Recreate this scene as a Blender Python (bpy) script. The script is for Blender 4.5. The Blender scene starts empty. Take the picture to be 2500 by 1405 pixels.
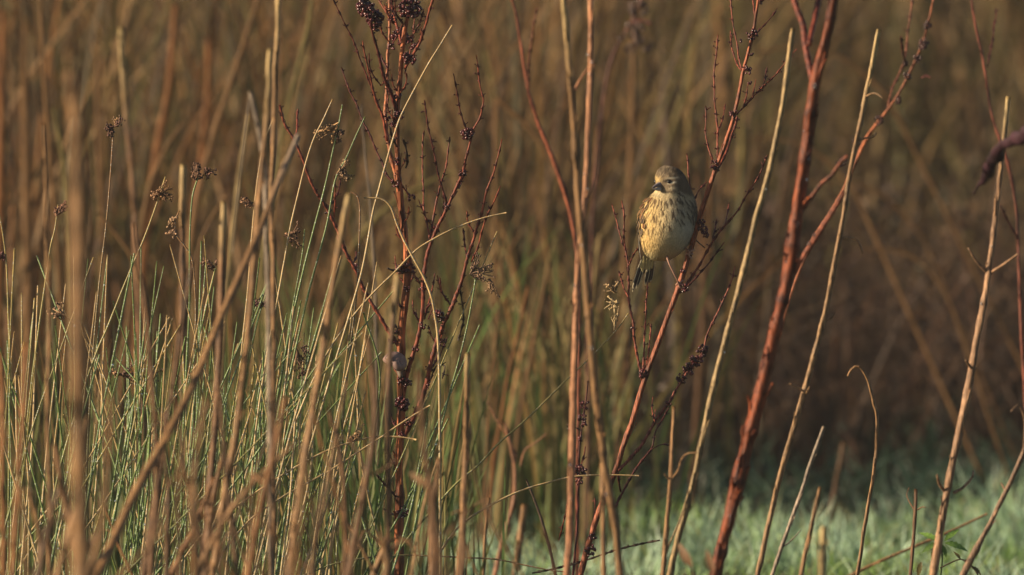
import bpy, math, random
import numpy as np
from mathutils import Vector

random.seed(11)
rng = np.random.default_rng(11)
scene = bpy.context.scene
COL = scene.collection

# ------------------------------------------------------------------ camera, sky, sun, exposure
CAM_H = 1.3
FOCAL, SENSOR = 600.0, 36.0
F = FOCAL / SENSOR * 2500.0          # focal length in photo pixels
PITCH = math.radians(2.76)
D0 = 18.0                            # distance of the bird
CR = np.array([1.0, 0, 0])
CF = np.array([0, math.cos(PITCH), -math.sin(PITCH)])
CU = np.array([0, math.sin(PITCH), math.cos(PITCH)])
CC = np.array([0, 0, CAM_H])

cam_d = bpy.data.cameras.new("camera")
cam = bpy.data.objects.new("camera", cam_d)
COL.objects.link(cam)
cam.location = CC
cam.rotation_euler = (math.radians(90) - PITCH, 0, 0)
cam_d.lens, cam_d.sensor_width = FOCAL, SENSOR
cam_d.clip_start, cam_d.clip_end = 0.5, 2000
cam_d.dof.use_dof = True
cam_d.dof.focus_distance = D0
cam_d.dof.aperture_fstop = 9.4
scene.camera = cam

SUN_EL, SUN_SIDE = math.radians(21), math.radians(78)   # side: angle from straight behind the camera
sdir = Vector((-math.cos(SUN_EL) * math.sin(SUN_SIDE), -math.cos(SUN_EL) * math.cos(SUN_SIDE), math.sin(SUN_EL)))
world = bpy.data.worlds.new("World")
scene.world = world
world.use_nodes = True
wn = world.node_tree
wn.nodes.clear()
sky = wn.nodes.new("ShaderNodeTexSky")
sky.sky_type = 'NISHITA'
sky.sun_disc = False
sky.sun_elevation = SUN_EL
sky.sun_rotation = math.atan2(sdir.x, sdir.y)
bg = wn.nodes.new("ShaderNodeBackground")
bg.inputs[1].default_value = 0.047
out = wn.nodes.new("ShaderNodeOutputWorld")
wn.links.new(sky.outputs[0], bg.inputs[0])
wn.links.new(bg.outputs[0], out.inputs[0])
sun_d = bpy.data.lights.new("sun", 'SUN')
sun_d.energy = 5.0
sun_d.angle = math.radians(0.5)
sun_d.color = (1.0, 0.80, 0.56)
sun = bpy.data.objects.new("sun", sun_d)
COL.objects.link(sun)
sun.rotation_euler = sdir.to_track_quat('Z', 'Y').to_euler()
scene.view_settings.view_transform = 'Standard'
scene.view_settings.look = 'None'
scene.view_settings.gamma = 1
scene.view_settings.exposure = 0.66
scene.cycles.max_bounces = 6
scene.cycles.transparent_max_bounces = 4


# ------------------------------------------------------------------ helpers
def P(px, py, d=D0):
    """The point seen at photo pixel (px, py) at distance d."""
    return CC + d * (CF + (px - 1250.0) / F * CR + (702.5 - py) / F * CU)


def tag(o, label=None, cat=None, group=None, kind=None):
    if label: o["label"] = label
    if cat: o["category"] = cat
    if group: o["group"] = group
    if kind: o["kind"] = kind
    return o


class MB:
    """Collects tubes, strips and blobs into one mesh with a colour per vertex."""
    def __init__(self):
        self.v, self.f, self.c, self.n = [], [], [], 0

    def add(self, v, f, c):
        v = np.asarray(v, float).reshape(-1, 3)
        c = np.asarray(c, float)
        if c.ndim == 1: c = np.tile(c, (len(v), 1))
        self.v.append(v)
        self.c.append(c[:, :3])
        f = np.asarray(f, int)
        self.f.append(f + self.n)
        self.n += len(v)

    def tube(self, pts, r, col, sides=7, flat=1.0, cap=True, ridge=0.0):
        pts = np.asarray(pts, float)
        n = len(pts)
        r = np.broadcast_to(np.asarray(r, float), (n,))
        col = np.asarray(col, float)
        if col.ndim == 1: col = np.tile(col, (n, 1))
        t = np.gradient(pts, axis=0)
        t /= np.linalg.norm(t, axis=1)[:, None] + 1e-12
        ref = np.array([0.05, 1.0, 0.02])
        a = np.cross(t, ref)
        bad = np.linalg.norm(a, axis=1) < 1e-3
        a[bad] = (1, 0, 0)
        a /= np.linalg.norm(a, axis=1)[:, None]
        b = np.cross(t, a)
        ang = np.arange(sides) * 2 * math.pi / sides
        rr = np.broadcast_to(r[:, None], (n, sides))
        if ridge:
            k = random.choice([2, 3, 4])
            ph = random.uniform(0, 6.28) + wob(n, .5, 12)[:, None]
            rr = rr * (1 + ridge * (np.cos(k * ang[None, :] + ph) * .6 + np.stack([wob(n, .5, 10) for _ in range(sides)], 1) + rng.normal(0, .15, (n, sides))))
        ring = pts[:, None, :] + rr[:, :, None] * (np.cos(ang)[None, :, None] * a[:, None, :] + flat * np.sin(ang)[None, :, None] * b[:, None, :])
        v = ring.reshape(-1, 3)
        i = np.arange(n - 1)[:, None] * sides
        j = np.arange(sides)[None, :]
        j2 = (j + 1) % sides
        q = np.stack([i + j, i + j2, i + sides + j2, i + sides + j], -1).reshape(-1, 4)
        c = np.repeat(col, sides, axis=0)
        if cap:
            v = np.vstack([v, pts[:1], pts[-1:]])
            c = np.vstack([c, col[:1], col[-1:]])
            jj = np.arange(sides)
            e0 = np.stack([jj, (jj + 1) % sides, np.full(sides, n * sides), np.full(sides, n * sides)], -1)
            o = (n - 1) * sides
            e1 = np.stack([o + jj, o + (jj + 1) % sides, np.full(sides, n * sides + 1), np.full(sides, n * sides + 1)], -1)
            q = np.vstack([q, e0, e1])
        self.add(v, q, c)

    def blob(self, p, r, col, squash=(1, 1, 1), rough=0.25):
        """a small lumpy seed or capsule"""
        nu, nv = 6, 4
        th = np.linspace(0, math.pi, nv + 1)
        ph = np.arange(nu) * 2 * math.pi / nu
        d = np.stack([np.outer(np.sin(th), np.cos(ph)), np.outer(np.sin(th), np.sin(ph)), np.outer(np.cos(th), np.ones(nu))], -1)
        d = d * (1 + rough * (rng.random(d.shape[:2]) - .5) * 2)[..., None]
        ax = rng.normal(size=(3, 3))
        qm, _ = np.linalg.qr(ax)
        v = (d * np.array(squash) * r) @ qm + np.asarray(p)
        v = v.reshape(-1, 3)
        i = np.arange(nv)[:, None] * nu
        j = np.arange(nu)[None, :]
        q = np.stack([i + j, i + (j + 1) % nu, i + nu + (j + 1) % nu, i + nu + j], -1).reshape(-1, 4)
        self.add(v, q, col)

    def build(self, name, mat, parent=None, origin=None, smooth=True):
        v = np.vstack(self.v)
        f = np.vstack(self.f)
        c = np.vstack(self.c)
        if origin is None:
            origin = v[np.argmin(v[:, 2])]
        me = bpy.data.meshes.new(name)
        base = np.asarray(origin, float)
        me.vertices.add(len(v))
        me.vertices.foreach_set("co", (v - base).astype(np.float32).ravel())
        tri = f[:, 2] == f[:, 3]
        lens = np.where(tri, 3, 4)
        flat = f[np.arange(4)[None, :] < lens[:, None]]
        me.loops.add(len(flat))
        me.loops.foreach_set("vertex_index", flat.astype(np.int32))
        me.polygons.add(len(f))
        me.polygons.foreach_set("loop_start", np.concatenate([[0], np.cumsum(lens)[:-1]]).astype(np.int32))
        me.polygons.foreach_set("loop_total", lens.astype(np.int32))
        me.update(calc_edges=True)
        if smooth:
            me.polygons.foreach_set("use_smooth", np.ones(len(f), bool))
        at = me.color_attributes.new("Col", 'FLOAT_COLOR', 'POINT')
        at.data.foreach_set("color", np.hstack([c, np.ones((len(c), 1))]).astype(np.float32).ravel())
        me.materials.append(mat)
        o = bpy.data.objects.new(name, me)
        COL.objects.link(o)
        if parent is not None:
            po = np.array(parent["_o"])
            o.parent = parent
            o.location = base - po
        else:
            o.location = base
        o["_o"] = [float(x) for x in base]
        return o


def spline(pts, step=10.0):
    """Catmull-Rom through pixel points (x, y, d, w), sampled about every step pixels."""
    p = np.asarray(pts, float)
    if len(p) == 2:
        n = max(2, int(np.hypot(*(p[1] - p[0])[:2]) / step) + 1)
        return p[0] + (p[1] - p[0]) * np.linspace(0, 1, n)[:, None]
    e = np.vstack([2 * p[0] - p[1], p, 2 * p[-1] - p[-2]])
    res = []
    for i in range(1, len(e) - 2):
        n = max(1, int(np.hypot(*(e[i + 1] - e[i])[:2]) / step))
        t = np.linspace(0, 1, n, endpoint=False)[:, None]
        a, b, c, d = e[i - 1], e[i], e[i + 1], e[i + 2]
        res.append(0.5 * (2 * b + (c - a) * t + (2 * a - 5 * b + 4 * c - d) * t * t + (3 * b - a - 3 * c + d) * t ** 3))
    res.append(p[-1:])
    return np.vstack(res)


def straighten(s, win):
    """take the wiggle out of a sampled line, ends kept"""
    n = len(s)
    win = min(win, (n - 1) // 2)
    if win < 2: return s
    o = s.copy()
    for _ in range(2):
        p = np.vstack([2 * o[:1] - o[win:0:-1], o, 2 * o[-1:] - o[-2:-win - 2:-1]])
        k = np.ones(2 * win + 1) / (2 * win + 1)
        o = np.stack([np.convolve(p[:, j], k, 'valid') for j in range(s.shape[1])], 1)
    return o


def world_pts(s):
    return np.array([P(x, y, d) for x, y, d in s[:, :3]])


def wob(n, amp, scale):
    k = max(2, int(n / scale) + 2)
    return np.interp(np.linspace(0, k - 1, n), np.arange(k), rng.normal(size=k)) * amp


def flakes(b, wp, rad, cc, n, ln=(2, 6)):
    """loose sheath and bark strips along a stem, their upper ends lifting off"""
    m = len(wp)
    for _ in range(n):
        k = random.randrange(2, max(3, m - 9))
        q = min(m - 1, k + random.randint(*ln))
        if q - k < 2: continue
        a = random.uniform(-3.0, -.1)
        dr = np.array([math.cos(a), math.sin(a), 0])
        seg = wp[k:q + 1]
        u = np.linspace(1, 0, len(seg))
        lift = .85 + random.uniform(.1, 1.3) * u ** 2.5
        b.tube(seg + dr * (rad[k:q + 1] * lift)[:, None], rad[k:q + 1] * (.30 - .14 * u), np.clip(cc[k] * random.choice([.4, .6, 1.3, 1.6]), .01, .7), 5)


def to_ground(pts, rad, col=None):
    """carry a stem that ends low in the picture on down into the soil"""
    a, b = pts[-1], pts[-1] - pts[max(-6, -len(pts))]
    if b[2] > -1e-4: b = np.array([0, 0, -1.0])
    b = b / np.linalg.norm(b)
    b = b * 0.6 + np.array([0, 0, -0.4])
    L = (a[2] + 0.02) / -b[2]
    if L <= 0: return pts, rad, col
    n = 6
    ext = a + b * (np.linspace(0, 1, n + 1)[1:, None] * L)
    pts = np.vstack([pts, ext])
    rad = np.concatenate([rad, np.full(n, rad[-1])])
    if col is not None:
        col = np.vstack([col, np.tile(col[-1], (n, 1))])
    return pts, rad, col


# ------------------------------------------------------------------ materials
def mat_veg(name, rough=0.55, spec=0.35, streak=(60, 60, 7), lo=0.6, hi=1.35, bump=0.15, trans=0.0, dew=0.0, dew_scale=900.0, coat=0.0):
    m = bpy.data.materials.new(name)
    m.use_nodes = True
    nt = m.node_tree
    N, L = nt.nodes, nt.links
    bs = N["Principled BSDF"]
    att = N.new("ShaderNodeAttribute"); att.attribute_name = "Col"
    tc = N.new("ShaderNodeTexCoord")
    mp = N.new("ShaderNodeMapping"); mp.inputs[3].default_value = streak
    L.new(tc.outputs["Object"], mp.inputs[0])
    nz = N.new("ShaderNodeTexNoise"); nz.inputs["Scale"].default_value = 6; nz.inputs["Detail"].default_value = 4
    L.new(mp.outputs[0], nz.inputs[0])
    mr = N.new("ShaderNodeMapRange"); mr.inputs[1].default_value = .3; mr.inputs[2].default_value = .7
    mr.inputs[3].default_value = lo; mr.inputs[4].default_value = hi
    L.new(nz.outputs[0], mr.inputs[0])
    mx = N.new("ShaderNodeVectorMath"); mx.operation = 'SCALE'
    L.new(att.outputs["Color"], mx.inputs[0]); L.new(mr.outputs[0], mx.inputs[3])
    col = mx.outputs[0]
    bs.inputs["Roughness"].default_value = rough
    bs.inputs["Specular IOR Level"].default_value = spec
    if coat: bs.inputs["Coat Weight"].default_value = coat
    if dew:
        vo = N.new("ShaderNodeTexVoronoi"); vo.inputs["Scale"].default_value = dew_scale
        L.new(tc.outputs["Object"], vo.inputs["Vector"])
        r2 = N.new("ShaderNodeMapRange"); r2.inputs[1].default_value = .18; r2.inputs[2].default_value = .32
        r2.inputs[3].default_value = dew; r2.inputs[4].default_value = 0
        L.new(vo.outputs["Distance"], r2.inputs[0])
        mm = N.new("ShaderNodeMix"); mm.data_type = 'RGBA'
        L.new(r2.outputs[0], mm.inputs[0]); L.new(col, mm.inputs[6])
        mm.inputs[7].default_value = (.62, .66, .62, 1)  # pale specks: dew beads, their glints put into the colour
        col = mm.outputs[2]
    L.new(col, bs.inputs["Base Color"])
    if bump:
        bp = N.new("ShaderNodeBump"); bp.inputs["Strength"].default_value = bump; bp.inputs["Distance"].default_value = .002
        L.new(nz.outputs[0], bp.inputs["Height"]); L.new(bp.outputs[0], bs.inputs["Normal"])
    if trans:
        tr = N.new("ShaderNodeBsdfTranslucent"); L.new(col, tr.inputs[0])
        ms = N.new("ShaderNodeMixShader"); ms.inputs[0].default_value = trans
        L.new(bs.outputs[0], ms.inputs[1]); L.new(tr.outputs[0], ms.inputs[2])
        L.new(ms.outputs[0], N["Material Output"].inputs[0])
    return m


M_STALK = mat_veg("dry_stalk", .55, .3, (90, 90, 8), .3, 1.75, .55)
M_DOCK = mat_veg("dock_stem", .5, .22, (110, 110, 9), .18, 1.85, .55)
M_SEED = mat_veg("dock_seed", .25, .5, (200, 200, 200), .5, 1.5, .2)
M_RUSH = mat_veg("rush_stem", .5, .4, (150, 150, 10), .75, 1.25, .1, dew=.75, dew_scale=520)
M_HEAD = mat_veg("rush_flower", .55, .3, (200, 200, 200), .6, 1.4, .1)
M_BLADE = mat_veg("grass_blade", .6, .25, (40, 40, 8), .7, 1.3, 0, trans=.3)
M_DEWY = mat_veg("dewy_grass", .45, .5, (40, 40, 20), .7, 1.3, 0, trans=.4)
M_LITTER = mat_veg("dead_leaf", .6, .3, (60, 60, 60), .6, 1.4, 0, trans=.1)
M_BIRD = mat_veg("plumage", .75, .15, (300, 300, 120), .8, 1.2, .12)
M_HORN = mat_veg("beak_horn", .4, .4, (100, 100, 100), .85, 1.15, 0)
M_EYE = mat_veg("eye", .08, .6, (10, 10, 10), .95, 1.05, 0)
M_LEG = mat_veg("leg_skin", .5, .3, (400, 400, 300), .7, 1.3, .1)
M_SHELL = mat_veg("snail_shell", .55, .3, (80, 80, 80), .8, 1.2, .05)
M_LEAF = mat_veg("green_leaf", .5, .35, (80, 80, 80), .7, 1.3, .1, trans=.3)


def mat_drop():
    m = bpy.data.materials.new("water_drop")
    m.use_nodes = True
    b = m.node_tree.nodes["Principled BSDF"]
    b.inputs["Base Color"].default_value = (.9, .95, 1, 1)
    b.inputs["Roughness"].default_value = .18
    b.inputs["Transmission Weight"].default_value = .9
    b.inputs["IOR"].default_value = 1.33
    return m


M_DROP = mat_drop()

# ------------------------------------------------------------------ ground
def ground():
    xs = np.concatenate([[-600, -200, -60, -20, -8], np.linspace(-4, 4, 81), [8, 20, 60, 200, 600]])
    ys = np.concatenate([[-60, -10, 5, 12], np.linspace(14, 46, 161), [60, 120, 300, 900]])
    X, Y = np.meshgrid(xs, ys)
    Z = .015 * np.sin(X * 3.1 + Y * 1.3) + .012 * np.sin(X * 1.7 - Y * 2.9)
    v = np.stack([X, Y, Z], -1).reshape(-1, 3)
    w = len(xs)
    i = np.arange(len(ys) - 1)[:, None] * w
    j = np.arange(w - 1)[None, :]
    q = np.stack([i + j, i + j + 1, i + w + j + 1, i + w + j], -1).reshape(-1, 4)
    b = MB()
    b.add(v, q, (.055, .05, .025))
    o = b.build("ground", mat_veg("soil", .9, .1, (3, 3, 3), .5, 1.6, .4), origin=(0, 0, 0))
    tag(o, "damp brown and green meadow soil under the grasses", kind="structure")


ground()


# ------------------------------------------------------------------ grass masses
def blades(b, x, y, h, w, lean, ldir, curl, droop, cb, ct, S=6):
    """n leaf blades at once: arrays of base x, y, height, width, lean, lean direction, curl, droop, base colour, tip colour"""
    n = len(x)
    t = np.linspace(0, 1, S + 1)
    dx, dy = np.cos(ldir), np.sin(ldir)
    hor = h[:, None] * (lean[:, None] * t + curl[:, None] * t ** 2.4)
    px = x[:, None] + dx[:, None] * hor
    py = y[:, None] + dy[:, None] * hor
    pz = h[:, None] * (t - droop[:, None] * t ** 3) - .01
    wa = rng.uniform(-.9, .9, n)
    wx, wy = np.cos(wa)[:, None], np.sin(wa)[:, None]
    hw = .5 * w[:, None] * (1 - .92 * t ** 2.2)
    l = np.stack([px - wx * hw, py - wy * hw, pz], -1)
    r = np.stack([px + wx * hw, py + wy * hw, pz], -1)
    v = np.stack([l, r], 2).reshape(-1, 3)
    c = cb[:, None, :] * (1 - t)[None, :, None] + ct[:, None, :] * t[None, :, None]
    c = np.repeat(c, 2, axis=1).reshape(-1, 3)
    i = np.arange(n)[:, None] * (S + 1) * 2 + np.arange(S)[None, :] * 2
    q = np.stack([i, i + 1, i + 3, i + 2], -1).reshape(-1, 4)
    b.add(v, q, c)


def pick(n, pal, jit=.2):
    pal = np.array(pal)
    c = pal[rng.integers(0, len(pal), n)]
    return c * rng.uniform(1 - jit, 1 + jit, (n, 1))


STRAW = (.40, .285, .125); TAN = (.31, .175, .07); BROWN = (.16, .083, .036); ORANGE = (.34, .145, .045)
GREY = (.27, .21, .15); REDB = (.23, .062, .036); OLIVE = (.16, .14, .045); DARK = (.07, .045, .03)
GREEN = (.10, .17, .045)


def xr_at(y):      # half width of the view at distance y
    return y * 1250 / F


def mass(name, label, n, xa, xb, ya, yb, hr, wr, lean, pal_b, pal_t, mat, curl=.15, droop=.12, ldir=None, S=6, hfun=None, clump=0):
    b = MB()
    if clump:
        k = max(4, n // clump)
        cx, cy = rng.uniform(xa, xb, k), rng.uniform(ya, yb, k)
        ix = rng.integers(0, k, n)
        x, y = cx[ix] + rng.normal(size=n) * .05, cy[ix] + rng.normal(size=n) * .05
    else:
        x, y = rng.uniform(xa, xb, n), rng.uniform(ya, yb, n)
    h = rng.uniform(*hr, n)
    if hfun is not None: h = h * hfun(x, y)
    if ldir is None: ld = rng.uniform(0, 2 * math.pi, n)
    else: ld = rng.choice(np.asarray(ldir), n) + rng.normal(size=n) * .5
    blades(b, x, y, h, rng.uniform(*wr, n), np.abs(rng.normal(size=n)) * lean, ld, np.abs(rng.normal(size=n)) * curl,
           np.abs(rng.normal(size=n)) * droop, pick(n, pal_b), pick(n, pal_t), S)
    o = b.build(name, mat, origin=(0, (ya + yb) / 2, 0))
    return tag(o, label, kind="stuff")


# tall dead rushes and grasses behind, denser and more upright on the left
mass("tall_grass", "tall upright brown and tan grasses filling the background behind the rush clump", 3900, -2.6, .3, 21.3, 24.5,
     (.35, .95), (.003, .0085), .17, [DARK, (.05, .035, .022), OLIVE, BROWN, (.06, .05, .025)], [TAN, BROWN, DARK, OLIVE, ORANGE, (.36, .22, .08), (.08, .07, .03), (.09, .05, .028), TAN], M_BLADE, .26, .14, clump=22)  # dark bases and dark blades carry painted shade between the stems
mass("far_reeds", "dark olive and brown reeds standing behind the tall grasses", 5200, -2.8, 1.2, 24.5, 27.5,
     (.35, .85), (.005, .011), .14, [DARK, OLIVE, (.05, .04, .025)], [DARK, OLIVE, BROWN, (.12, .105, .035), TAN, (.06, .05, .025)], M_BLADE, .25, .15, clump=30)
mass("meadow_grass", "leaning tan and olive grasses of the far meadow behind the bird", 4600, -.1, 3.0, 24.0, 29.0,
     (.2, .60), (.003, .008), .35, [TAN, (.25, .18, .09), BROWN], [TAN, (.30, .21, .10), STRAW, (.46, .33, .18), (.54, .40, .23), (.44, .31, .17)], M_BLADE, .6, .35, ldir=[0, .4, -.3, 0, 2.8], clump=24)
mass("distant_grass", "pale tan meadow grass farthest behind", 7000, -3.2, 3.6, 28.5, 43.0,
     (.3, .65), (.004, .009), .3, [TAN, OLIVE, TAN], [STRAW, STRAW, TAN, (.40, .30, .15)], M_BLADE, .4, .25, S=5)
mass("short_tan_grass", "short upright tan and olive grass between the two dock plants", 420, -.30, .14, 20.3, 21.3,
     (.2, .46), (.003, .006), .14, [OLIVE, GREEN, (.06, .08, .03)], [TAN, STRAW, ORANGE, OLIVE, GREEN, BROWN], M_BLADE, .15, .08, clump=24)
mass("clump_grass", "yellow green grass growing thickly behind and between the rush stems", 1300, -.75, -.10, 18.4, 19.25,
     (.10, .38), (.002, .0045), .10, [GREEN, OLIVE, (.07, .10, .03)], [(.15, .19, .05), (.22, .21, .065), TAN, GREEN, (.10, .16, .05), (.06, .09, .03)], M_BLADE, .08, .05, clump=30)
# low dewy grass: dew sheen, lit and shaded patches put into its colour
def patchy(n, xa, xb, ya, yb):
    x, y = rng.uniform(xa, xb, n), rng.uniform(ya, yb, n)
    f = np.sin(x * 9 + 1.3 + 2 * np.sin(y * 4)) + .8 * np.sin(y * 11 + x * 5) + .5 * np.sin(x * 23 - y * 7)
    return x, y, f


def dewy():
    b = MB()
    n = 30000
    x, y, f = patchy(n, -1.5, 1.7, 19.35, 20.95)
    u = np.clip(f * .5 + .5 + rng.normal(0, .18, n), 0, 1)[:, None]
    tip = np.array((.64, .83, .64)) * u + np.array((.34, .52, .09)) * (1 - u)
    yl = (rng.random(n) < .13)[:, None]
    tip = np.where(yl, np.array((.46, .38, .18)), tip) * (rng.uniform(.6, 1.2, (n, 1)) * np.clip(1 + .3 * np.sin(x * 17 + y * 6), .6, 1.3)[:, None])
    base = np.array((.16, .32, .09)) * rng.uniform(.7, 1.3, (n, 1))
    h = rng.uniform(.02, .065, n) * (1 + .25 * np.clip(f, -1, 1)) * (1 + .35 * np.sin(x * 13 + y * 3))
    blades(b, x, y, h, rng.uniform(.002, .0045, n), np.abs(rng.normal(size=n)) * .25, rng.uniform(0, 6.28, n), np.abs(rng.normal(size=n)) * .4,
           np.abs(rng.normal(size=n)) * .2, base, tip, 3)
    tag(b.build("dewy_grass", M_DEWY, origin=(0, 19.6, 0)), "low blue green grass with white dew sheen painted in along the bottom of the field", kind="stuff")


dewy()
mass("shade_dark_grass", "low green grass and weeds painted shade dark between the dewy grass and the brown tangle", 8000, -1.6, 1.9, 21.1, 22.4,
     (.04, .10), (.003, .006), .3, [(.03, .06, .03), (.04, .05, .025)], [(.05, .11, .055), (.08, .15, .09), (.06, .06, .03), (.12, .22, .15)], M_DEWY, .6, .3, S=3, clump=40)  # shade over this strip is put into the dark palette
mass("meadow_turf", "green grass growing through the soil under the plants", 9000, -1.3, 1.3, 16.0, 19.35,
     (.04, .10), (.002, .004), .35, [(.06, .10, .04)], [(.12, .18, .07), (.2, .24, .1)], M_DEWY, .5, .3, S=3)


def scrub(name, label, n_tw, n_lf, xa, xb, ya, yb, hmax, pal):
    b = MB()
    for k in range(n_tw):
        x, y = random.uniform(xa, xb), random.uniform(ya, yb)
        h = random.uniform(.3, 1) * hmax
        a = random.uniform(0, 6.28); ln = random.uniform(.1, .7)
        pts = [(x, y, -.01), (x + math.cos(a) * ln * h * .4, y + math.sin(a) * ln * h * .4, h * .55), (x + math.cos(a) * ln * h, y + math.sin(a) * ln * h, h * random.uniform(.6, 1))]
        pts = np.array(pts)
        tt = np.linspace(0, 1, 6)[:, None]
        cur = (1 - tt) ** 2 * pts[0] + 2 * tt * (1 - tt) * pts[1] + tt ** 2 * pts[2]
        b.tube(cur, np.linspace(.0022, .0008, 6), np.array(random.choice(pal)) * random.uniform(.7, 1.2), 5, cap=False)
    m = n_lf
    c = np.stack([rng.uniform(xa, xb, m), rng.uniform(ya, yb, m), rng.uniform(.02, 1, m) ** .9 * hmax], -1)
    for k in range(m):
        L, W = random.uniform(.006, .022), random.uniform(.0025, .007)
        d = rng.normal(size=3); d /= np.linalg.norm(d)
        s = np.cross(d, rng.normal(size=3)); s /= np.linalg.norm(s); nn = np.cross(d, s)
        rows = []
        for u in (0, .35, .7, 1):
            w = W * math.sin(math.pi * min(.97, u * .9 + .05))
            cen = c[k] + d * L * (u - .5) + nn * L * .4 * (u - .5) ** 2
            rows += [cen - s * w + nn * w * .5, cen, cen + s * w + nn * w * .5]
        q = [(3 * i + j, 3 * i + j + 1, 3 * i + j + 4, 3 * i + j + 3) for i in range(3) for j in range(2)]
        b.add(rows, q, np.array(random.choice(pal)) * random.uniform(.75, 1.2))
    o = b.build(name, M_LITTER, origin=((xa + xb) / 2, (ya + yb) / 2, 0))
    return tag(o, label, kind="stuff")


scrub("dead_undergrowth", "dark brown tangle of dead leaves and twigs behind the dewy grass", 2200, 9000, .05, 2.3, 22.4, 26.0, .33,
      [(.07, .043, .028), (.10, .055, .034), (.045, .032, .024), (.12, .07, .035), (.05, .045, .025), (.085, .055, .036)])
mass("brown_tangle", "tangle of bent dull brown grasses above the dark undergrowth behind the red dock", 3600, .0, 2.3, 21.6, 24.2,
     (.12, .44), (.0025, .006), .5, [(.07, .045, .03), (.05, .035, .025)], [(.10, .062, .038), (.14, .085, .05), (.09, .06, .038), (.17, .11, .06), (.22, .12, .06), (.20, .095, .05)], M_BLADE, .7, .5, clump=30)
scrub("leaf_litter", "dark litter of dead leaves at the foot of the tall brown grasses", 900, 3600, -2.2, .2, 20.7, 22.0, .16,
      [(.06, .04, .025), (.045, .033, .022), (.06, .06, .03)])


# ------------------------------------------------------------------ dead stalks, one by one
STALK_COL = {"straw": STRAW, "tan": (.225, .122, .050), "brown": (.135, .068, .030), "grey": (.23, .175, .125), "red": REDB, "orange": (.27, .115, .038), "olive": (.22, .17, .06), "dark": DARK}


def drops_on(parent, pts, rad, n):
    k0 = max(1, len(pts) // 12)
    for _ in range(n):
        k = random.randrange(k0, len(pts) - k0)
        b = MB()
        r = random.uniform(.0007, .0013)
        a = random.uniform(-2.6, -.6)
        nu, nv = 10, 6
        th = np.linspace(0, math.pi, nv + 1); ph = np.arange(nu) * 2 * math.pi / nu
        d = np.stack([np.outer(np.sin(th), np.cos(ph)), np.outer(np.sin(th), np.sin(ph)), np.outer(np.cos(th), np.ones(nu)) * 1.15], -1).reshape(-1, 3)
        i = np.arange(nv)[:, None] * nu; j = np.arange(nu)[None, :]
        q = np.stack([i + j, i + (j + 1) % nu, i + nu + (j + 1) % nu, i + nu + j], -1).reshape(-1, 4)
        cen = pts[k] + np.array([math.cos(a), math.sin(a), 0]) * (rad[k] + r * .6)
        b.add(cen + d * r, q, (1, 1, 1))
        b.build("dew_drop", M_DROP, parent)


def stalk(name, label, cat, d, w, col, pts, twigs=(), group=None, w_top=None, depth=(0, 0), nodes=True, ground_it=True, tip=None, drops=0, mat=None, flat=1.0, sm=9):
    """pts are (x, y) from the top down; w = width in photo pixels at the foot, w_top at the top"""
    c = np.array(STALK_COL[col]) if isinstance(col, str) else np.array(col)
    p = np.array(pts, float)
    n = len(p)
    dd = np.linspace(d + depth[0], d + depth[1], n)
    ww = np.linspace(w_top or w * .75, w, n)
    s = spline(np.column_stack([p, dd, ww]), 9)
    if sm: s = straighten(s, sm)
    m = len(s)
    s[:, 0] += wob(m, .4, 4) + wob(m, 1.3, 13)
    s[:, 3] *= 1 + wob(m, .06, 3)
    wp = world_pts(s)
    rad = .5 * s[:, 3] * s[:, 2] / F
    cc = np.tile(c, (m, 1)) * (1 + wob(m, .13, 5)[:, None])
    if nodes:
        k = random.randint(5, 14)
        while k < m - 2:
            rad[k] *= 1.12; rad[k - 1] *= 1.05
            cc[k] *= .75
            if k + 1 < m: cc[k + 1] *= 1.15
            k += random.randint(9, 22)
    if tip is not None:
        kk = int(m * .18) + 1
        mix = np.linspace(1, 0, kk)[:, None]
        cc[:kk] = cc[:kk] * (1 - mix) + np.array(STALK_COL[tip]) * mix
    pts_w, rad2, cc2 = (to_ground(wp, rad, cc) if ground_it else (wp, rad, cc))
    b = MB()
    b.tube(pts_w, rad2, np.clip(cc2, .01, .9), 14 if flat == 1 else 9, flat, ridge=.13 if flat == 1 else 0)
    if flat == 1 and w >= 8: flakes(b, wp, rad, cc, max(3, m // 9))
    o = b.build(name, mat or M_STALK)
    tag(o, label, cat, group)
    for tw in twigs:
        tp = np.array(tw, float)
        tws = spline(np.column_stack([tp, np.linspace(d, d + random.uniform(-.03, .03), len(tp)), np.linspace(w * .42, w * .22, len(tp))]), 6)
        tb = MB()
        tb.tube(world_pts(tws), .5 * tws[:, 3] * tws[:, 2] / F, c * random.uniform(.8, 1.15), 6)
        tb.build("twig", mat or M_STALK, o)
    if drops: drops_on(o, wp, rad, drops)
    return o


S = stalk
S("dead_stalk", "thickest tan stalk of all, out of focus in front of the rush clump", "stalk", 14.3, 46, "tan",
  [(176, 170), (186, 300), (192, 600), (192, 900), (196, 1180), (200, 1405)], w_top=30)
S("dead_stalk", "slim tan stalk standing straight, just beside the thickest stalk", "stalk", 16.6, 11, "tan",
  [(106, 300), (112, 450), (117, 700), (118, 1000), (120, 1405)])
S("dead_stalk", "orange brown stalk at the very edge of the rush clump beside two short stalks", "stalk", 16.2, 15, "orange",
  [(2, 860), (5, 1000), (9, 1200), (8, 1405)])
S("dead_stalk", "short tan stalk leaning outward below the slim straight stalk", "stalk", 15.9, 14, "orange",
  [(66, 840), (60, 960), (50, 1150), (30, 1405)])
S("dead_stalk", "dark brown stalk bending slightly, between the thickest stalk and the long diagonal stalk", "stalk", 16.4, 15, "brown",
  [(326, 545), (344, 680), (362, 820), (376, 1000), (386, 1180), (376, 1300), (368, 1405)], w_top=9)
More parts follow.
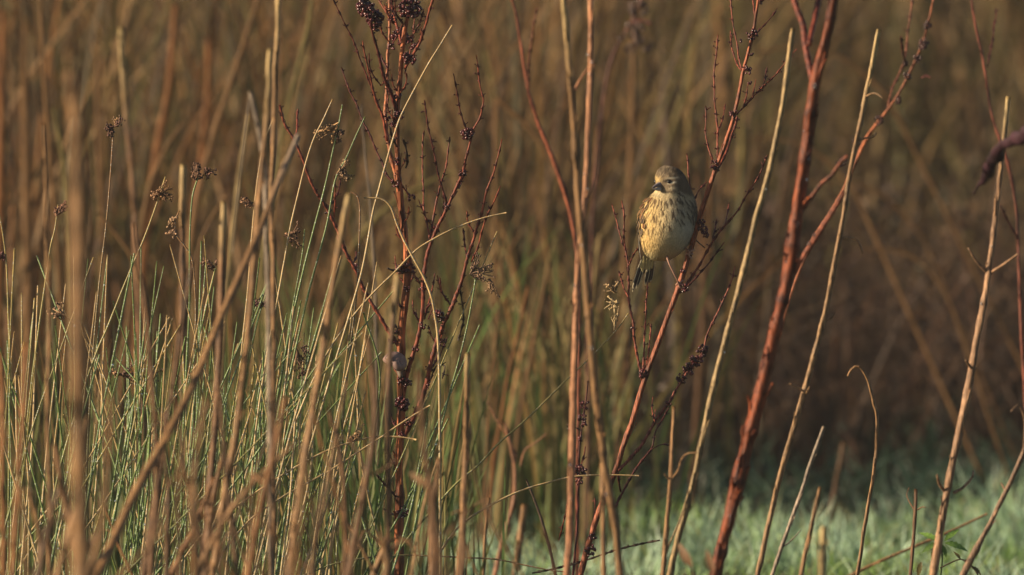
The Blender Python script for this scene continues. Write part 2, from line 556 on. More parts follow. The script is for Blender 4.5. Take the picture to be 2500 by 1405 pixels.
S("dead_stalk", "thin brown stalk with a short fork that meets the long diagonal stalk", "stalk", 16.5, 12, "brown",
  [(468, 640), (452, 740), (436, 830), (424, 920), (408, 1020), (392, 1100), (372, 1250), (350, 1405)], twigs=[[(438, 820), (410, 740), (392, 690)]])
S("dead_stalk", "long broken stalk crossing diagonally in front of the rushes, grey at its cut top", "stalk", 16.35, 25, "tan",
  [(728, 332), (706, 385), (681, 445), (644, 540), (612, 620), (572, 700), (530, 800), (480, 920), (430, 1030), (370, 1130), (322, 1220), (270, 1330), (238, 1405)],
  w_top=13, depth=(.3, -.1), tip="grey")
S("dead_stalk", "stalk with a bright yellow cut top that darkens to brown below", "stalk", 16.8, 17, "brown",
  [(546, 492), (543, 560), (543, 640), (541, 720), (536, 880), (522, 1090), (508, 1250), (498, 1405)], w_top=15, tip="straw")
S("dead_stalk", "straight tan stalk with a dark seed head beside it, crossed by the long diagonal stalk", "stalk", 16.6, 18, "tan",
  [(658, 120), (656, 240), (646, 350), (634, 460), (624, 600), (612, 720), (600, 880), (585, 1010), (571, 1090), (546, 1240), (520, 1405)], w_top=13, tip="straw")
S("dead_stalk", "pale upright stalk rising out of the top of the picture beside the broken diagonal stalk", "stalk", 16.9, 14, "tan",
  [(680, -40), (676, 60), (674, 200), (668, 330), (662, 480), (668, 640), (669, 860), (665, 1040), (670, 1200), (662, 1405)], w_top=13, tip="straw")
S("dead_stalk", "bent grey stalk top kinked over against the straight tan stalk", "stalk", 16.7, 11, "grey",
  [(611, 222), (622, 280), (634, 340), (644, 400), (650, 480), (652, 620), (656, 900), (662, 1405)], w_top=11, sm=2,
  twigs=[[(611, 222), (602, 300), (590, 400), (576, 520), (566, 620)]])
S("dead_stalk", "tall tan stalk with a pale blunt top right before the dock in the rush clump", "stalk", 16.5, 19, "tan",
  [(852, 474), (836, 550), (818, 650), (802, 770), (784, 880), (757, 1040), (730, 1200), (705, 1405)], w_top=13, tip="straw")
S("dead_stalk", "brown forked stalk standing close in front of the snail's dock stem", "stalk", 16.3, 19, "brown",
  [(898, 822), (908, 900), (920, 985), (916, 1085), (900, 1165), (880, 1255), (862, 1340), (850, 1405)], w_top=11,
  twigs=[[(898, 1170), (876, 1110), (850, 1075), (815, 1062)], [(906, 1160), (940, 1145), (975, 1118)]])
S("dead_stalk", "thin brown stalk with a paler bent top left of the forked brown stalk", "stalk", 16.5, 13, "brown",
  [(800, 996), (822, 1040), (833, 1100), (838, 1180), (846, 1300), (842, 1405)], w_top=8)
S("dead_stalk", "narrow stalk with a tan cut end in the gap between the two dock plants", "stalk", 17.0, 14, "tan",
  [(1144, 862), (1141, 960), (1139, 1060), (1134, 1150), (1128, 1260), (1118, 1405)], w_top=12, tip="straw")
S("dead_stalk", "short bright straw stalk cut off directly before the dock stem above the snail", "stalk", 16.55, 14, "brown",
  [(969, 668), (962, 760), (954, 850), (950, 980), (948, 1150), (950, 1405)], w_top=13, tip="straw")
S("dead_stalk", "brown blurred stalk beside the dock stem below the snail", "stalk", 15.7, 16, "brown",
  [(1022, 905), (1026, 1000), (1041, 1130), (1060, 1250), (1076, 1405)], w_top=14,
  twigs=[[(1030, 1040), (1056, 1005), (1070, 960)], [(1050, 1180), (1035, 1150), (1012, 1135)]])
S("dead_stalk", "long pale straw stalk crossing in front of the reddish stalk near the bird", "stalk", 16.75, 20, "tan",
  [(1372, -30), (1384, 90), (1396, 230), (1404, 350), (1412, 480), (1423, 600), (1432, 720), (1446, 876), (1461, 1001), (1476, 1127), (1494, 1220), (1516, 1405)],
  w_top=15, tip="straw", drops=3)
S("dead_stalk", "short tan stalk splitting downward from the foot of the long pale straw stalk", "stalk", 16.9, 15, "tan",
  [(1470, 1130), (1473, 1230), (1474, 1405)])
S("dead_stalk", "tall reddish tan stalk beaded with dew drops and bearing two forked twigs", "stalk", 17.0, 17, (.36, .17, .085),
  [(1441, -30), (1443, 80), (1443, 200), (1436, 340), (1430, 480), (1417, 590), (1408, 700), (1403, 850), (1400, 1050), (1395, 1180), (1392, 1300), (1384, 1405)],
  w_top=14, twigs=[[(1428, 505), (1443, 470), (1458, 430), (1466, 355)], [(1404, 218), (1416, 195), (1436, 165)]], drops=9)
S("dead_stalk", "pale straw stalk with a blunt top leaning between the bird and the thick red dock", "stalk", 17.35, 14, (.28, .19, .085),
  [(1935, 70), (1927, 140), (1918, 210), (1905, 280), (1889, 360), (1872, 440), (1858, 500), (1843, 560), (1824, 630), (1806, 690), (1785, 780), (1762, 870), (1737, 970), (1712, 1080), (1690, 1180), (1672, 1260), (1650, 1330), (1634, 1405)],
  w_top=12, twigs=[[(1686, 1190), (1660, 1270), (1630, 1340), (1612, 1405)]], drops=2)
S("dead_stalk", "slender stalk with a pale top and small bent twigs, beside the thick red dock stem", "stalk", 17.45, 14, (.24, .14, .065),
  [(2146, 72), (2129, 164), (2106, 249), (2092, 344), (2074, 423), (2064, 498), (2049, 588), (2031, 700), (2006, 790), (1985, 880), (1962, 960), (1925, 1086), (1895, 1192), (1868, 1310), (1848, 1405)],
  w_top=11, tip="straw", twigs=[[(2052, 582), (2072, 582), (2092, 588), (2102, 606), (2106, 620)], [(1965, 960), (1948, 945), (1928, 938)], [(1968, 962), (1976, 945)], [(2008, 785), (2030, 775), (2038, 762)],
                                [(2098, 340), (2130, 335), (2140, 325)], [(2110, 238), (2135, 228), (2155, 240)]])
S("dead_stalk", "sturdy brown stalk with a pale cut top behind the hanging dead leaf", "stalk", 17.4, 20, (.3, .17, .09),
  [(2464, 236), (2455, 310), (2445, 400), (2437, 480), (2428, 565), (2414, 660), (2398, 760), (2384, 850), (2366, 930), (2345, 1030), (2328, 1120), (2310, 1200), (2298, 1280), (2280, 1405)],
  w_top=13, tip="straw", twigs=[[(2416, 668), (2452, 645), (2486, 620)], [(2412, 668), (2385, 640), (2364, 606)], [(2306, 1200), (2292, 1180), (2288, 1160)], [(2328, 1204), (2352, 1190), (2374, 1165), (2376, 1150)], [(2372, 900), (2358, 880)]], drops=2)
S("dead_stalk", "brown stalk leaning steeply in the corner beside the green nettle leaves", "stalk", 17.35, 15, (.22, .13, .075),
  [(2520, 1050), (2488, 1130), (2462, 1195), (2430, 1255), (2395, 1310), (2350, 1405)], w_top=11, twigs=[[(2500, 1100), (2502, 1030), (2488, 990), (2468, 1005)], [(2456, 1200), (2444, 1180)]])
S("dead_stalk", "thin stalk with a drooping hooked top standing alone in the dewy grass", "stalk", 17.8, 9, "tan",
  [(2070, 920), (2080, 902), (2098, 896), (2118, 930), (2133, 985), (2142, 1020), (2141, 1090), (2130, 1170), (2114, 1260), (2092, 1405)], w_top=6, sm=0)
S("dead_stalk", "short grey stalk leaning over the dewy grass beside the slender stalk", "stalk", 17.5, 10, "grey",
  [(2011, 1042), (1995, 1080), (1978, 1120), (1962, 1185), (1936, 1260), (1906, 1335), (1886, 1405)], w_top=9, twigs=[[(1908, 1338), (1930, 1322), (1955, 1295)]])
S("dead_stalk", "short tan stalk with a pointed top next to the leaning grey stalk", "stalk", 17.2, 12, "tan",
  [(2001, 1190), (1988, 1250), (1975, 1310), (1955, 1405)], w_top=9)
S("dead_stalk", "stubby thick straw stalk cut off low in the dewy grass", "stalk", 16.3, 19, "straw", [(2010, 1285), (2010, 1340), (2008, 1405)], w_top=18)
S("dead_stalk", "little stalk with two curled twigs near its top in the dewy grass", "stalk", 17.75, 9, "brown",
  [(2236, 1194), (2236, 1250), (2232, 1310), (2226, 1405)], w_top=8, twigs=[[(2232, 1245), (2220, 1225), (2214, 1208), (2220, 1190)], [(2238, 1246), (2252, 1238), (2262, 1240)]])
S("dead_stalk", "short straight stalk with one bent twig between the bird's dock and the pale straw stalk", "stalk", 17.3, 13, "tan",
  [(1646, 992), (1642, 1080), (1637, 1170), (1630, 1270), (1618, 1405)], w_top=9, twigs=[[(1638, 1172), (1655, 1150), (1664, 1122), (1678, 1108), (1702, 1106)], [(1633, 1170), (1622, 1158)]])
S("dead_stalk", "reddish brown forked stalk low in the gap between the two dock plants", "stalk", 19.2, 13, (.24, .11, .055),
  [(1228, 1030), (1252, 1090), (1272, 1150), (1258, 1212), (1240, 1280), (1214, 1370), (1205, 1420)], w_top=8,
  twigs=[[(1262, 1115), (1235, 1062), (1208, 1018), (1190, 980)], [(1270, 1140), (1282, 1100), (1310, 1080), (1335, 1058)]])
S("dead_stalk", "tan cut stalk beside the reddish brown forked stalk in the dewy grass", "stalk", 19.3, 16, "tan", [(1283, 1232), (1270, 1300), (1258, 1405)], w_top=15)
S("dead_stalk", "tiny thin stalk beaded pale, standing in the dewy grass near the narrow cut stalk", "stalk", 18.6, 8, "tan", [(1191, 1216), (1187, 1300), (1180, 1405)], w_top=8)
S("dead_stalk", "dark thin stalk leaning toward the foot of the reddish tan stalk", "stalk", 18.3, 9, "dark",
  [(1285, 1170), (1302, 1205), (1325, 1265), (1346, 1335), (1356, 1405)], w_top=5)
S("dead_stalk", "tan stalk lying slantwise low across the foot of the rush clump", "stalk", 16.2, 15, "tan",
  [(722, 1085), (672, 1127), (602, 1192), (552, 1258), (517, 1310), (480, 1405)], w_top=10)
S("dead_stalk", "brown stalk in soft focus among the dark twigs behind the dewy grass", "stalk", 20.6, 15, "brown", [(2062, 1080), (2050, 1140), (2038, 1200), (2025, 1290)], w_top=14)
S("dead_stalk", "grey brown stalk with its sunlit cut tip painted yellow high in the tall brown grasses", "stalk", 20.2, 13, "brown",
  [(295, 66), (297, 110), (300, 180), (306, 260), (316, 340), (326, 480), (336, 700), (345, 1000), (350, 1405)], w_top=14, tip="straw")  # tip colour holds the sunlight on the top
S("dead_stalk", "short yellow cut stalk tip behind the seed heads of the rush clump", "stalk", 19.2, 13, "brown", [(449, 402), (447, 460), (446, 560), (446, 800), (446, 1405)], w_top=14, tip="straw")
S("dead_stalk", "long thin tan stalk lying slantwise over the dewy grass below the nettle leaves", "stalk", 18.9, 9, "tan",
  [(2410, 1255), (2330, 1295), (2240, 1330), (2150, 1370), (2085, 1400), (2040, 1425)], w_top=5)

# clutter of short stalks low in front of the clump, each with a leaf remnant or two
lowpal = [(.23, .125, .05), BROWN, BROWN, (.12, .065, .03), (.22, .10, .035), (.20, .11, .045)]
for k in range(50):
    x = random.choice([random.uniform(-40, 450), random.uniform(-40, 700), random.uniform(380, 1150)])
    thin = k >= 24
    if thin: x = random.uniform(-40, 1380)
    top = random.uniform(1080, 1330) if x > 1000 else random.uniform(900 if thin else 930, 1330)
    ln = random.uniform(-150, 190) if thin else random.uniform(-70, 110)
    mid = random.uniform(-30, 30) if thin else random.uniform(-18, 18)
    w = random.uniform(4, 8) if thin else random.uniform(10, 24)
    mx, my = x + ln * .5 + mid, (top + 1405) / 2
    tw = []
    for _ in range(random.choice([0, 1, 1, 2])):
        sx = random.choice([-1, 1]); L = random.uniform(20, 60)
        tw.append([(mx, my), (mx + sx * L * .5, my - L * .5), (mx + sx * L * random.uniform(.8, 1.1), my - L * random.uniform(.2, .8)), (mx + sx * L * 1.2, my + L * random.uniform(-.4, .3))])
    S("broken_stalk", "short broken brown stalk low in front of the rush clump, out of focus", "stalk", random.uniform(14.9, 17.0), w,
      random.choice(lowpal), [(x + ln, top), (mx, my), (x, 1405)], group="short broken stalks low in front of the rush clump", w_top=w * random.uniform(.45, .7), sm=3, twigs=tw)

# single blades one can tell apart behind
bk = [((770, -40), (740, 120), (700, 260), (676, 400), (640, 640), 16, "olive", 20.6), ((640, -30), (600, 100), (560, 210), (520, 340), (478, 500), 20, "tan", 21.0),
      ((430, 10), (421, 150), (400, 300), (374, 430), (350, 640), 26, "orange", 21.6), ((508, 90), (512, 200), (500, 330), (480, 480), (460, 640), 24, "orange", 21.8),
      ((606, 280), (592, 370), (580, 450), (568, 560), (552, 720), 14, "straw", 20.3), ((446, 300), (404, 360), (372, 430), (350, 510), (330, 640), 16, "tan", 20.8),
      ((552, 478), (510, 510), (490, 560), (480, 620), (472, 800), 14, "tan", 20.5), ((240, 520), (290, 570), (335, 625), (352, 680), (360, 800), 14, "tan", 20.4),
      ((128, 260), (150, 360), (165, 430), (172, 560), (178, 760), 16, "olive", 20.8), ((60, 60), (58, 200), (62, 330), (66, 480), (70, 800), 30, "tan", 21.6),
      ((8, 20), (6, 100), (4, 200), (2, 300), (0, 500), 22, "orange", 21.4), ((100, -20), (98, 120), (108, 200), (118, 300), (130, 500), 14, "tan", 20.8),
      ((1545, 60), (1546, 160), (1545, 270), (1540, 400), (1530, 600), 20, "tan", 21.5), ((1370, 440), (1320, 350), (1290, 300), (1262, 270), (1210, 240), 14, "tan", 21.0),
      ((1850, 130), (1930, 105), (2010, 112), (2090, 150), (2170, 240), 20, "tan", 21.6), ((1820, 340), (1890, 325), (1950, 340), (2010, 372), (2090, 470), 18, "tan", 21.6),
      ((2100, 610), (2160, 598), (2220, 602), (2265, 635), (2320, 740), 14, "tan", 21.3), ((1340, 640), (1325, 720), (1310, 800), (1290, 900), (1265, 1040), 20, "tan", 20.4),
      ((1290, 700), (1268, 800), (1245, 900), (1225, 1000), (1205, 1120), 20, "orange", 20.3), ((1230, 620), (1222, 720), (1210, 830), (1200, 930), (1190, 1060), 12, "tan", 20.0),
      ((1360, 580), (1330, 660), (1305, 760), (1285, 860), (1262, 980), 20, "olive", 20.6), ((1465, 570), (1452, 640), (1445, 720), (1440, 820), (1436, 960), 18, "straw", 20.6),
      ((1272, 566), (1235, 620), (1195, 690), (1160, 770), (1130, 860), 14, "tan", 20.8), ((1030, 200), (1032, 330), (1030, 480), (1025, 640), (1018, 800), 18, "olive", 21.6),
      ((1185, 120), (1215, 250), (1225, 380), (1220, 520), (1210, 700), 22, "olive", 22.0), ((880, 290), (830, 420), (800, 520), (770, 640), (740, 800), 16, "tan", 21.2),
      ((1110, 420), (1020, 450), (960, 490), (900, 540), (850, 620), 18, "olive", 21.0), ((240, 130), (236, 240), (244, 380), (250, 540), (255, 740), 20, "tan", 21.6),
      ((880, 255), (890, 400), (905, 520), (915, 640), (918, 800), 9, "grey", 19.4), ((1700, 100), (1680, 200), (1650, 300), (1610, 400), (1560, 520), 22, "olive", 22.4),
      ((1960, 450), (2040, 430), (2110, 440), (2180, 480), (2260, 590), 14, "tan", 22.0), ((1795, 120), (1810, 240), (1815, 360), (1808, 500), (1795, 680), 18, "olive", 22.2),
      ((1700, 420), (1712, 560), (1720, 700), (1715, 860), (1700, 1000), 18, "brown", 21.4), ((1530, 640), (1535, 760), (1530, 900), (1520, 1020), (1505, 1150), 20, "brown", 20.8)]
for *pp, w, c, d in bk:
    if pp[0][0] > 1800 or (pp[0][1] > 550 and pp[0][0] > 1100): w *= .58      # slimmer blades low and to the right
    S("grass_blade", "single broad dry grass blade, out of focus in the tall growth behind", "grass blade", d - .3, w * .95, c, pp, group="broad dry blades in the tall growth behind",
      w_top=w * .55, nodes=False, flat=.35, mat=M_BLADE)


# ------------------------------------------------------------------ dock plants
def seed_cluster(parent, x, y, d, r, n, col=(.085, .02, .02), shape=(1, 1), name="seed_cluster"):
    b = MB()
    for _ in range(n):
        a, q = random.uniform(0, 6.28), math.sqrt(random.random())
        px = x + math.cos(a) * q * r * shape[0]
        py = y + math.sin(a) * q * r * shape[1]
        b.blob(P(px, py, d + random.gauss(0, r * .5) * d / F), random.uniform(2.6, 5.0) * (1 + .25 * (r > 13) + .3 * (r > 16)) * d / F, np.array(col) * random.uniform(.4, 1.5), (1, .8, .6), .3)
    return b.build(name, M_SEED, parent)


def branch_mesh(b, pts, d0, d1, w0, w1, col, knots=True, step=8):
    """pts from tip down to the root; w0 at the tip"""
    p = np.array(pts, float)
    n = len(p)
    s = spline(np.column_stack([p, np.linspace(d1, d0, n), np.linspace(w0, w1, n)]), step)
    m = len(s)
    s[:, 0] += wob(m, .6, 3)
    wp = world_pts(s)
    rad = .5 * s[:, 3] * s[:, 2] / F
    cc = np.tile(np.array(col), (m, 1)) * (1 + wob(m, .18, 3)[:, None])
    if knots:
        k = random.randint(1, 3)
        while k < m - 1:
            sc = s[k, 2] / F
            rad[k] += 1.5 * sc
            cc[k] *= .5
            for _ in range(random.choice([1, 2, 2, 3])):
                a = random.uniform(-math.pi, math.pi)
                L = random.uniform(4, 11) * sc
                q = wp[k] + np.array([math.cos(a) * L, math.sin(a) * L * .8, random.uniform(-.2, .7) * L])
                b.tube(np.array([wp[k], (wp[k] + q) / 2 + (0, 0, -.1 * L), q]), np.array([1.4, 1.1, .9]) * sc, cc[k] * 1.1, 4)
                if random.random() < .5:
                    b.blob(q, random.uniform(1.6, 3.0) * sc, np.array([.07, .02, .018]), (1, .8, .7))
            k += random.randint(2, 4)
    b.tube(wp, rad, np.clip(cc, .006, .9), 7)
    return wp, rad


RED = (.21, .052, .028); MAROON = (.10, .024, .019); COPPER = (.31, .095, .035)


def dock(label, d, main, wt, wb, col, branches, drift=.05, drops=0, behind=False):
    """main stem from the top down, then side branches (points from tip to root, tip width, root width, colour)"""
    p = np.array(main, float)
    n = len(p)
    s = spline(np.column_stack([p, np.full(n, d), np.interp(np.linspace(0, 1, n), [0, .45, 1], [wt, (wt + wb) * .58, wb])]), 8)
    s = straighten(s, 5)
    m = len(s)
    s[:, 0] += wob(m, .5, 4) + wob(m, 1.0, 12)
    wp = world_pts(s)
    rad = .5 * s[:, 3] * s[:, 2] / F * (1 + wob(m, .07, 4))
    cc = np.tile(np.array(col), (m, 1)) * np.clip(1 + wob(m, .2, 3) + wob(m, .22 if wb < 25 else .38, 11), .3, 2)[:, None]
    k = random.randint(6, 10)
    while k < m - 3:
        rad[k] *= 1.10; rad[k - 1] *= 1.05; cc[k] *= .55; cc[k - 1] *= .8
        k += random.randint(12, 30)
    wp2, rad2, cc2 = to_ground(wp, rad, cc)
    root = MB()
    root.tube(wp2, rad2, np.clip(cc2, .008, .9), 18, ridge=.14)
    flakes(root, wp, rad, cc, m // (5 if wb > 25 else 9), (3, 9))
    o = root.build("dock_plant", M_DOCK)
    tag(o, label, "plant")
    if drops: drops_on(o, wp, rad, drops)
    for pts, w0, w1, c, *cl in branches:
        b = MB()
        dd = (1 if behind else random.choice([-1, 1])) * random.uniform(.3, 1) * drift
        branch_mesh(b, pts, d, d + dd, w0, w1, c)
        br = b.build("branch", M_DOCK, o)
        for (x, y, r, nn) in (cl[0] if cl else ()):
            # depth of the branch where the cluster hangs
            pa = np.array(pts, float)
            kk = int(np.argmin(np.hypot(pa[:, 0] - x, pa[:, 1] - y)))
            u = kk / max(1, len(pa) - 1)
            seed_cluster(br, x, y, d + dd * (1 - u), r, nn)
    return o


D1 = dock("tall copper stemmed dock with many red side branches, a snail on its stem", 18.0,
  [(1004, 10), (994, 45), (984, 110), (976, 200), (969, 274), (969, 349), (974, 448), (981, 508), (990, 583), (994, 648), (990, 720), (981, 800), (977, 860), (978, 940), (980, 1000), (976, 1100), (973, 1200), (975, 1280), (974, 1405)],
  8, 21, COPPER, [
  ([(897, 20), (909, 75), (924, 134), (939, 190), (954, 224), (968, 274)], 5, 9, MAROON, [(893, 18, 21, 60), (915, 48, 20, 56), (906, 36, 14, 30), (918, 72, 10, 16)]),
  ([(884, 100), (894, 150), (906, 200), (916, 240), (934, 286), (946, 345)], 3, 7, RED),
  ([(949, -20), (951, 75), (946, 150), (944, 225), (941, 285), (949, 358), (970, 450)], 6, 9, (.36, .13, .06)),
  ([(950, -10), (958, 30), (970, 70), (980, 112)], 4, 6, RED, [(978, 90, 20, 54)]),
  ([(1060, -10), (1043, 45), (1028, 95), (1008, 135), (988, 168)], 5, 7, RED, [(1000, 143, 15, 34), (1012, 115, 8, 12)]),
  ([(1013, 40), (1006, 100), (998, 142), (988, 180)], 3, 4, RED),
  ([(814, 0), (840, 55), (860, 95), (882, 152), (905, 210), (930, 270)], 2.5, 4, MAROON),
  ([(834, 165), (850, 215), (870, 255), (885, 297), (899, 320), (919, 370), (934, 400), (944, 428), (964, 450)], 2.5, 5, MAROON),
  ([(1163, 135), (1173, 214), (1181, 249), (1171, 289), (1153, 324), (1141, 374), (1128, 424), (1093, 503), (1069, 553), (1044, 618), (1034, 680), (1030, 770), (1014, 850), (996, 905), (985, 960)], 2.5, 11, RED,
   [(1140, 328, 15, 30), (1130, 424, 9, 12), (1015, 850, 8, 10), (1092, 505, 7, 8)]),
  ([(1108, 180), (1118, 240), (1128, 287), (1146, 330)], 2.5, 4, MAROON),
  ([(1036, 245), (1044, 300), (1059, 370), (1069, 425), (1084, 473), (1092, 503)], 2.5, 4, MAROON),
  ([(1034, 320), (1031, 400), (1034, 465), (1034, 503), (1041, 543), (1050, 590)], 3, 4, RED),
  ([(1098, 335), (1088, 410), (1074, 458), (1059, 528), (1049, 583), (1042, 625)], 3, 6, RED),
  ([(1226, 340), (1213, 394), (1203, 428), (1186, 473), (1176, 523), (1158, 578), (1141, 633), (1123, 698), (1091, 775), (1066, 835), (1046, 915), (1030, 975), (1005, 1030), (984, 1070)], 3, 13, RED,
   [(1070, 772, 14, 30), (1080, 838, 9, 14), (1124, 700, 6, 6), (1046, 940, 9, 10)]),
  ([(1131, 558), (1136, 608), (1142, 633)], 3, 4, RED),
  ([(1221, 455), (1210, 485), (1198, 508), (1182, 545), (1166, 605), (1150, 640)], 3, 4, RED),
  ([(682, 256), (695, 304), (715, 338), (740, 393), (765, 458), (795, 503), (820, 553), (844, 613), (869, 662), (885, 700), (916, 755), (941, 797), (974, 850)], 5, 9, REDB),
  ([(727, 268), (726, 300), (723, 325), (716, 342)], 4, 4, RED),
  ([(817, 430), (818, 490), (815, 540)], 3, 4, RED),
  ([(1062, 668), (1056, 700), (1047, 740), (1036, 780)], 3, 4, RED),
  ([(1046, 780), (1056, 752), (1052, 740), (1042, 752), (1036, 780)], 3, 4, MAROON),
  ([(1118, 832), (1132, 780), (1128, 735), (1122, 700)], 4, 3, DARK),
  ([(1080, 925), (1086, 895), (1070, 890), (1058, 905), (1050, 930)], 3, 3, DARK),
  ([(936, 1243), (955, 1255), (975, 1258)], 4, 6, DARK),
  ([(920, 1160), (945, 1190), (968, 1215)], 4, 4, MAROON),
  ([(945, 655), (965, 662), (992, 660)], 4, 6, DARK, [(980, 658, 14, 20), (1002, 655, 12, 18)]),
  ([(985, 340), (992, 370), (996, 395), (990, 410)], 5, 5, DARK),
  ([(952, 310), (958, 335), (970, 360)], 5, 5, DARK),
], .06, drops=2)
random.seed(21)
for (x, y) in [(975, 230), (968, 300), (972, 420), (985, 545), (992, 600), (992, 700), (985, 760), (979, 925), (978, 1060), (974, 1150), (1028, 790), (1120, 450), (1066, 840), (1052, 900), (950, 40), (955, 110), (948, 170), (985, 60), (1015, 110), (962, 60), (1000, 95), (930, 210), (1000, 480), (1060, 560), (1095, 500), (1160, 570), (1030, 700), (1100, 745), (800, 510), (860, 645)]:
    for _ in range(2):
        sx = random.choice([-1, 1])
        L = random.uniform(25, 80)
        tb = MB()
        branch_mesh(tb, [(x + sx * L * random.uniform(.3, .55), y - L), (x + sx * L * .3, y - L * .45), (x, y)], 18.0, 18.0 + random.uniform(-.02, .03), 2.5, 3.5, random.choice([RED, RED, MAROON]), step=6)
        tb.build("branch", M_DOCK, D1)
    if random.random() < .7:
        seed_cluster(D1, x + random.uniform(-5, 5), y + 4, 17.995, random.uniform(6, 10), 12)
for (x, y, r, n) in [(1000, 20, 23, 60), (981, 985, 14, 34), (995, 935, 9, 16), (963, 805, 9, 16), (958, 830, 7, 10), (985, 1250, 12, 18), (998, 1030, 11, 18), (968, 395, 7, 8), (975, 282, 12, 16), (945, 288, 7, 8), (985, 655, 12, 16), (964, 448, 8, 8)]:
    seed_cluster(D1, x, y, 18.0 - .004, r * 1.15, int(n * 1.5))

D2 = dock("red branching dock whose leaning stem carries the small bird", 18.0,
  [(1856, -20), (1850, 20), (1835, 90), (1813, 179), (1798, 259), (1783, 319), (1763, 374), (1743, 423), (1723, 483), (1708, 528), (1689, 603), (1664, 682), (1626, 785), (1596, 870), (1581, 900), (1571, 936), (1546, 1016), (1521, 1086), (1506, 1147), (1471, 1227), (1440, 1312), (1415, 1405)],
  6, 14, (.24, .07, .03), [
  ([(1783, -15), (1788, 50), (1798, 100), (1806, 150), (1813, 178)], 3, 4, RED),
  ([(1783, 75), (1786, 115), (1798, 155), (1808, 172)], 3, 4, RED),
  ([(1838, -20), (1839, 10), (1843, 38)], 4, 4, RED),
  ([(1898, 20), (1873, 55), (1848, 80), (1836, 95)], 2, 3, MAROON),
  ([(1945, 120), (1923, 145), (1895, 182), (1858, 217), (1828, 249), (1802, 277)], 2.5, 4, RED, [(1858, 216, 4, 4)]),
  ([(1873, 165), (1868, 190), (1862, 212)], 2, 2.5, MAROON), ([(1845, 195), (1842, 215), (1838, 238)], 2, 2.5, RED), ([(1828, 200), (1822, 235), (1812, 265)], 2, 3, RED),
  ([(1753, 85), (1746, 159), (1743, 214), (1748, 279), (1751, 329), (1752, 388)], 3, 4.5, RED),
  ([(1771, 254), (1764, 290), (1752, 325)], 2, 3, RED),
  ([(1724, 259), (1723, 319), (1728, 354), (1740, 390)], 2.5, 4, RED),
  ([(1678, 375), (1681, 420), (1686, 470), (1700, 545)], 3, 4, RED),
  ([(1800, 285), (1786, 335), (1771, 375), (1758, 402), (1742, 428)], 5, 7, RED),
  ([(1873, 379), (1853, 428), (1828, 468), (1798, 518), (1768, 553), (1738, 593), (1713, 638), (1684, 684), (1668, 705)], 3, 6, RED),
  ([(1779, 496), (1775, 530), (1769, 552)], 3, 3, RED), ([(1749, 535), (1745, 565), (1740, 590)], 3, 3, RED),
  ([(1768, 592), (1738, 633), (1713, 662), (1679, 700), (1660, 716)], 3, 4, MAROON),
  ([(1517, 490), (1523, 521), (1524, 549), (1523, 589), (1528, 620), (1533, 649), (1535, 692), (1535, 734), (1545, 790), (1552, 850), (1563, 905), (1568, 930)], 3, 6, RED, [(1545, 803, 4, 4)]),
  ([(1494, 498), (1504, 535), (1518, 585), (1527, 612)], 2.5, 3, RED),
  ([(1561, 603), (1547, 623), (1535, 648)], 2.5, 3, RED),
  ([(1511, 662), (1521, 697), (1533, 725)], 3, 4, RED),
  ([(1581, 672), (1579, 720), (1576, 780), (1573, 850), (1570, 905)], 3, 4, RED),
  ([(1590, 790), (1586, 836), (1580, 880), (1572, 915)], 2.5, 3.5, RED),
  ([(1795, 650), (1780, 700), (1752, 765), (1727, 815), (1712, 866), (1681, 906), (1651, 951), (1636, 981), (1601, 1026), (1576, 1072), (1541, 1117), (1508, 1150)], 3, 8, (.24, .07, .045),
   [(1716, 858, 14, 30), (1700, 880, 14, 34), (1682, 902, 14, 34), (1664, 925, 12, 26), (1716, 866, 10, 12), (1632, 985, 6, 8)]),
  ([(1640, 985), (1626, 1010), (1601, 1052), (1589, 1097), (1551, 1147), (1521, 1200), (1500, 1240)], 3, 6, MAROON),
  ([(1594, 968), (1592, 1000), (1596, 1028)], 2.5, 3, RED), ([(1600, 1000), (1598, 1030)], 2, 2.5, RED), ([(1640, 1090), (1618, 1085), (1590, 1098)], 2, 3, MAROON),
  ([(1516, 1200), (1512, 1180), (1508, 1150)], 5, 5, MAROON),
  ([(1720, 605), (1708, 595), (1698, 585)], 3, 3, DARK),
  ([(1725, 445), (1715, 455), (1705, 468), (1690, 500)], 2, 3, RED),
  ([(1452, 1215), (1452, 1250), (1450, 1285)], 2, 2.5, RED),
  ([(1364, 1320), (1378, 1270), (1390, 1210)], 3, 3, RED),
  ([(1300, 1400), (1400, 1378), (1500, 1345), (1580, 1325), (1610, 1320)], 4, 4, DARK),
], .05, behind=True)
for (x, y, r, n) in [(1836, 85, 13, 26), (1826, 172, 9, 14), (1818, 165, 7, 10), (1792, 278, 10, 16), (1745, 402, 11, 20), (1741, 408, 8, 10), (1570, 912, 11, 22), (1716, 560, 11, 24), (1712, 545, 9, 14), (1672, 705, 10, 14), (1668, 663, 6, 8),
                     (1448, 1310, 9, 14), (1856, 2, 8, 10), (1834, 132, 4, 4), (1830, 203, 4, 4), (1808, 100, 4, 4), (1441, 1345, 14, 20), (1722, 575, 8, 12)]:
    seed_cluster(D2, x, y, 18.0 - .003, r, n)

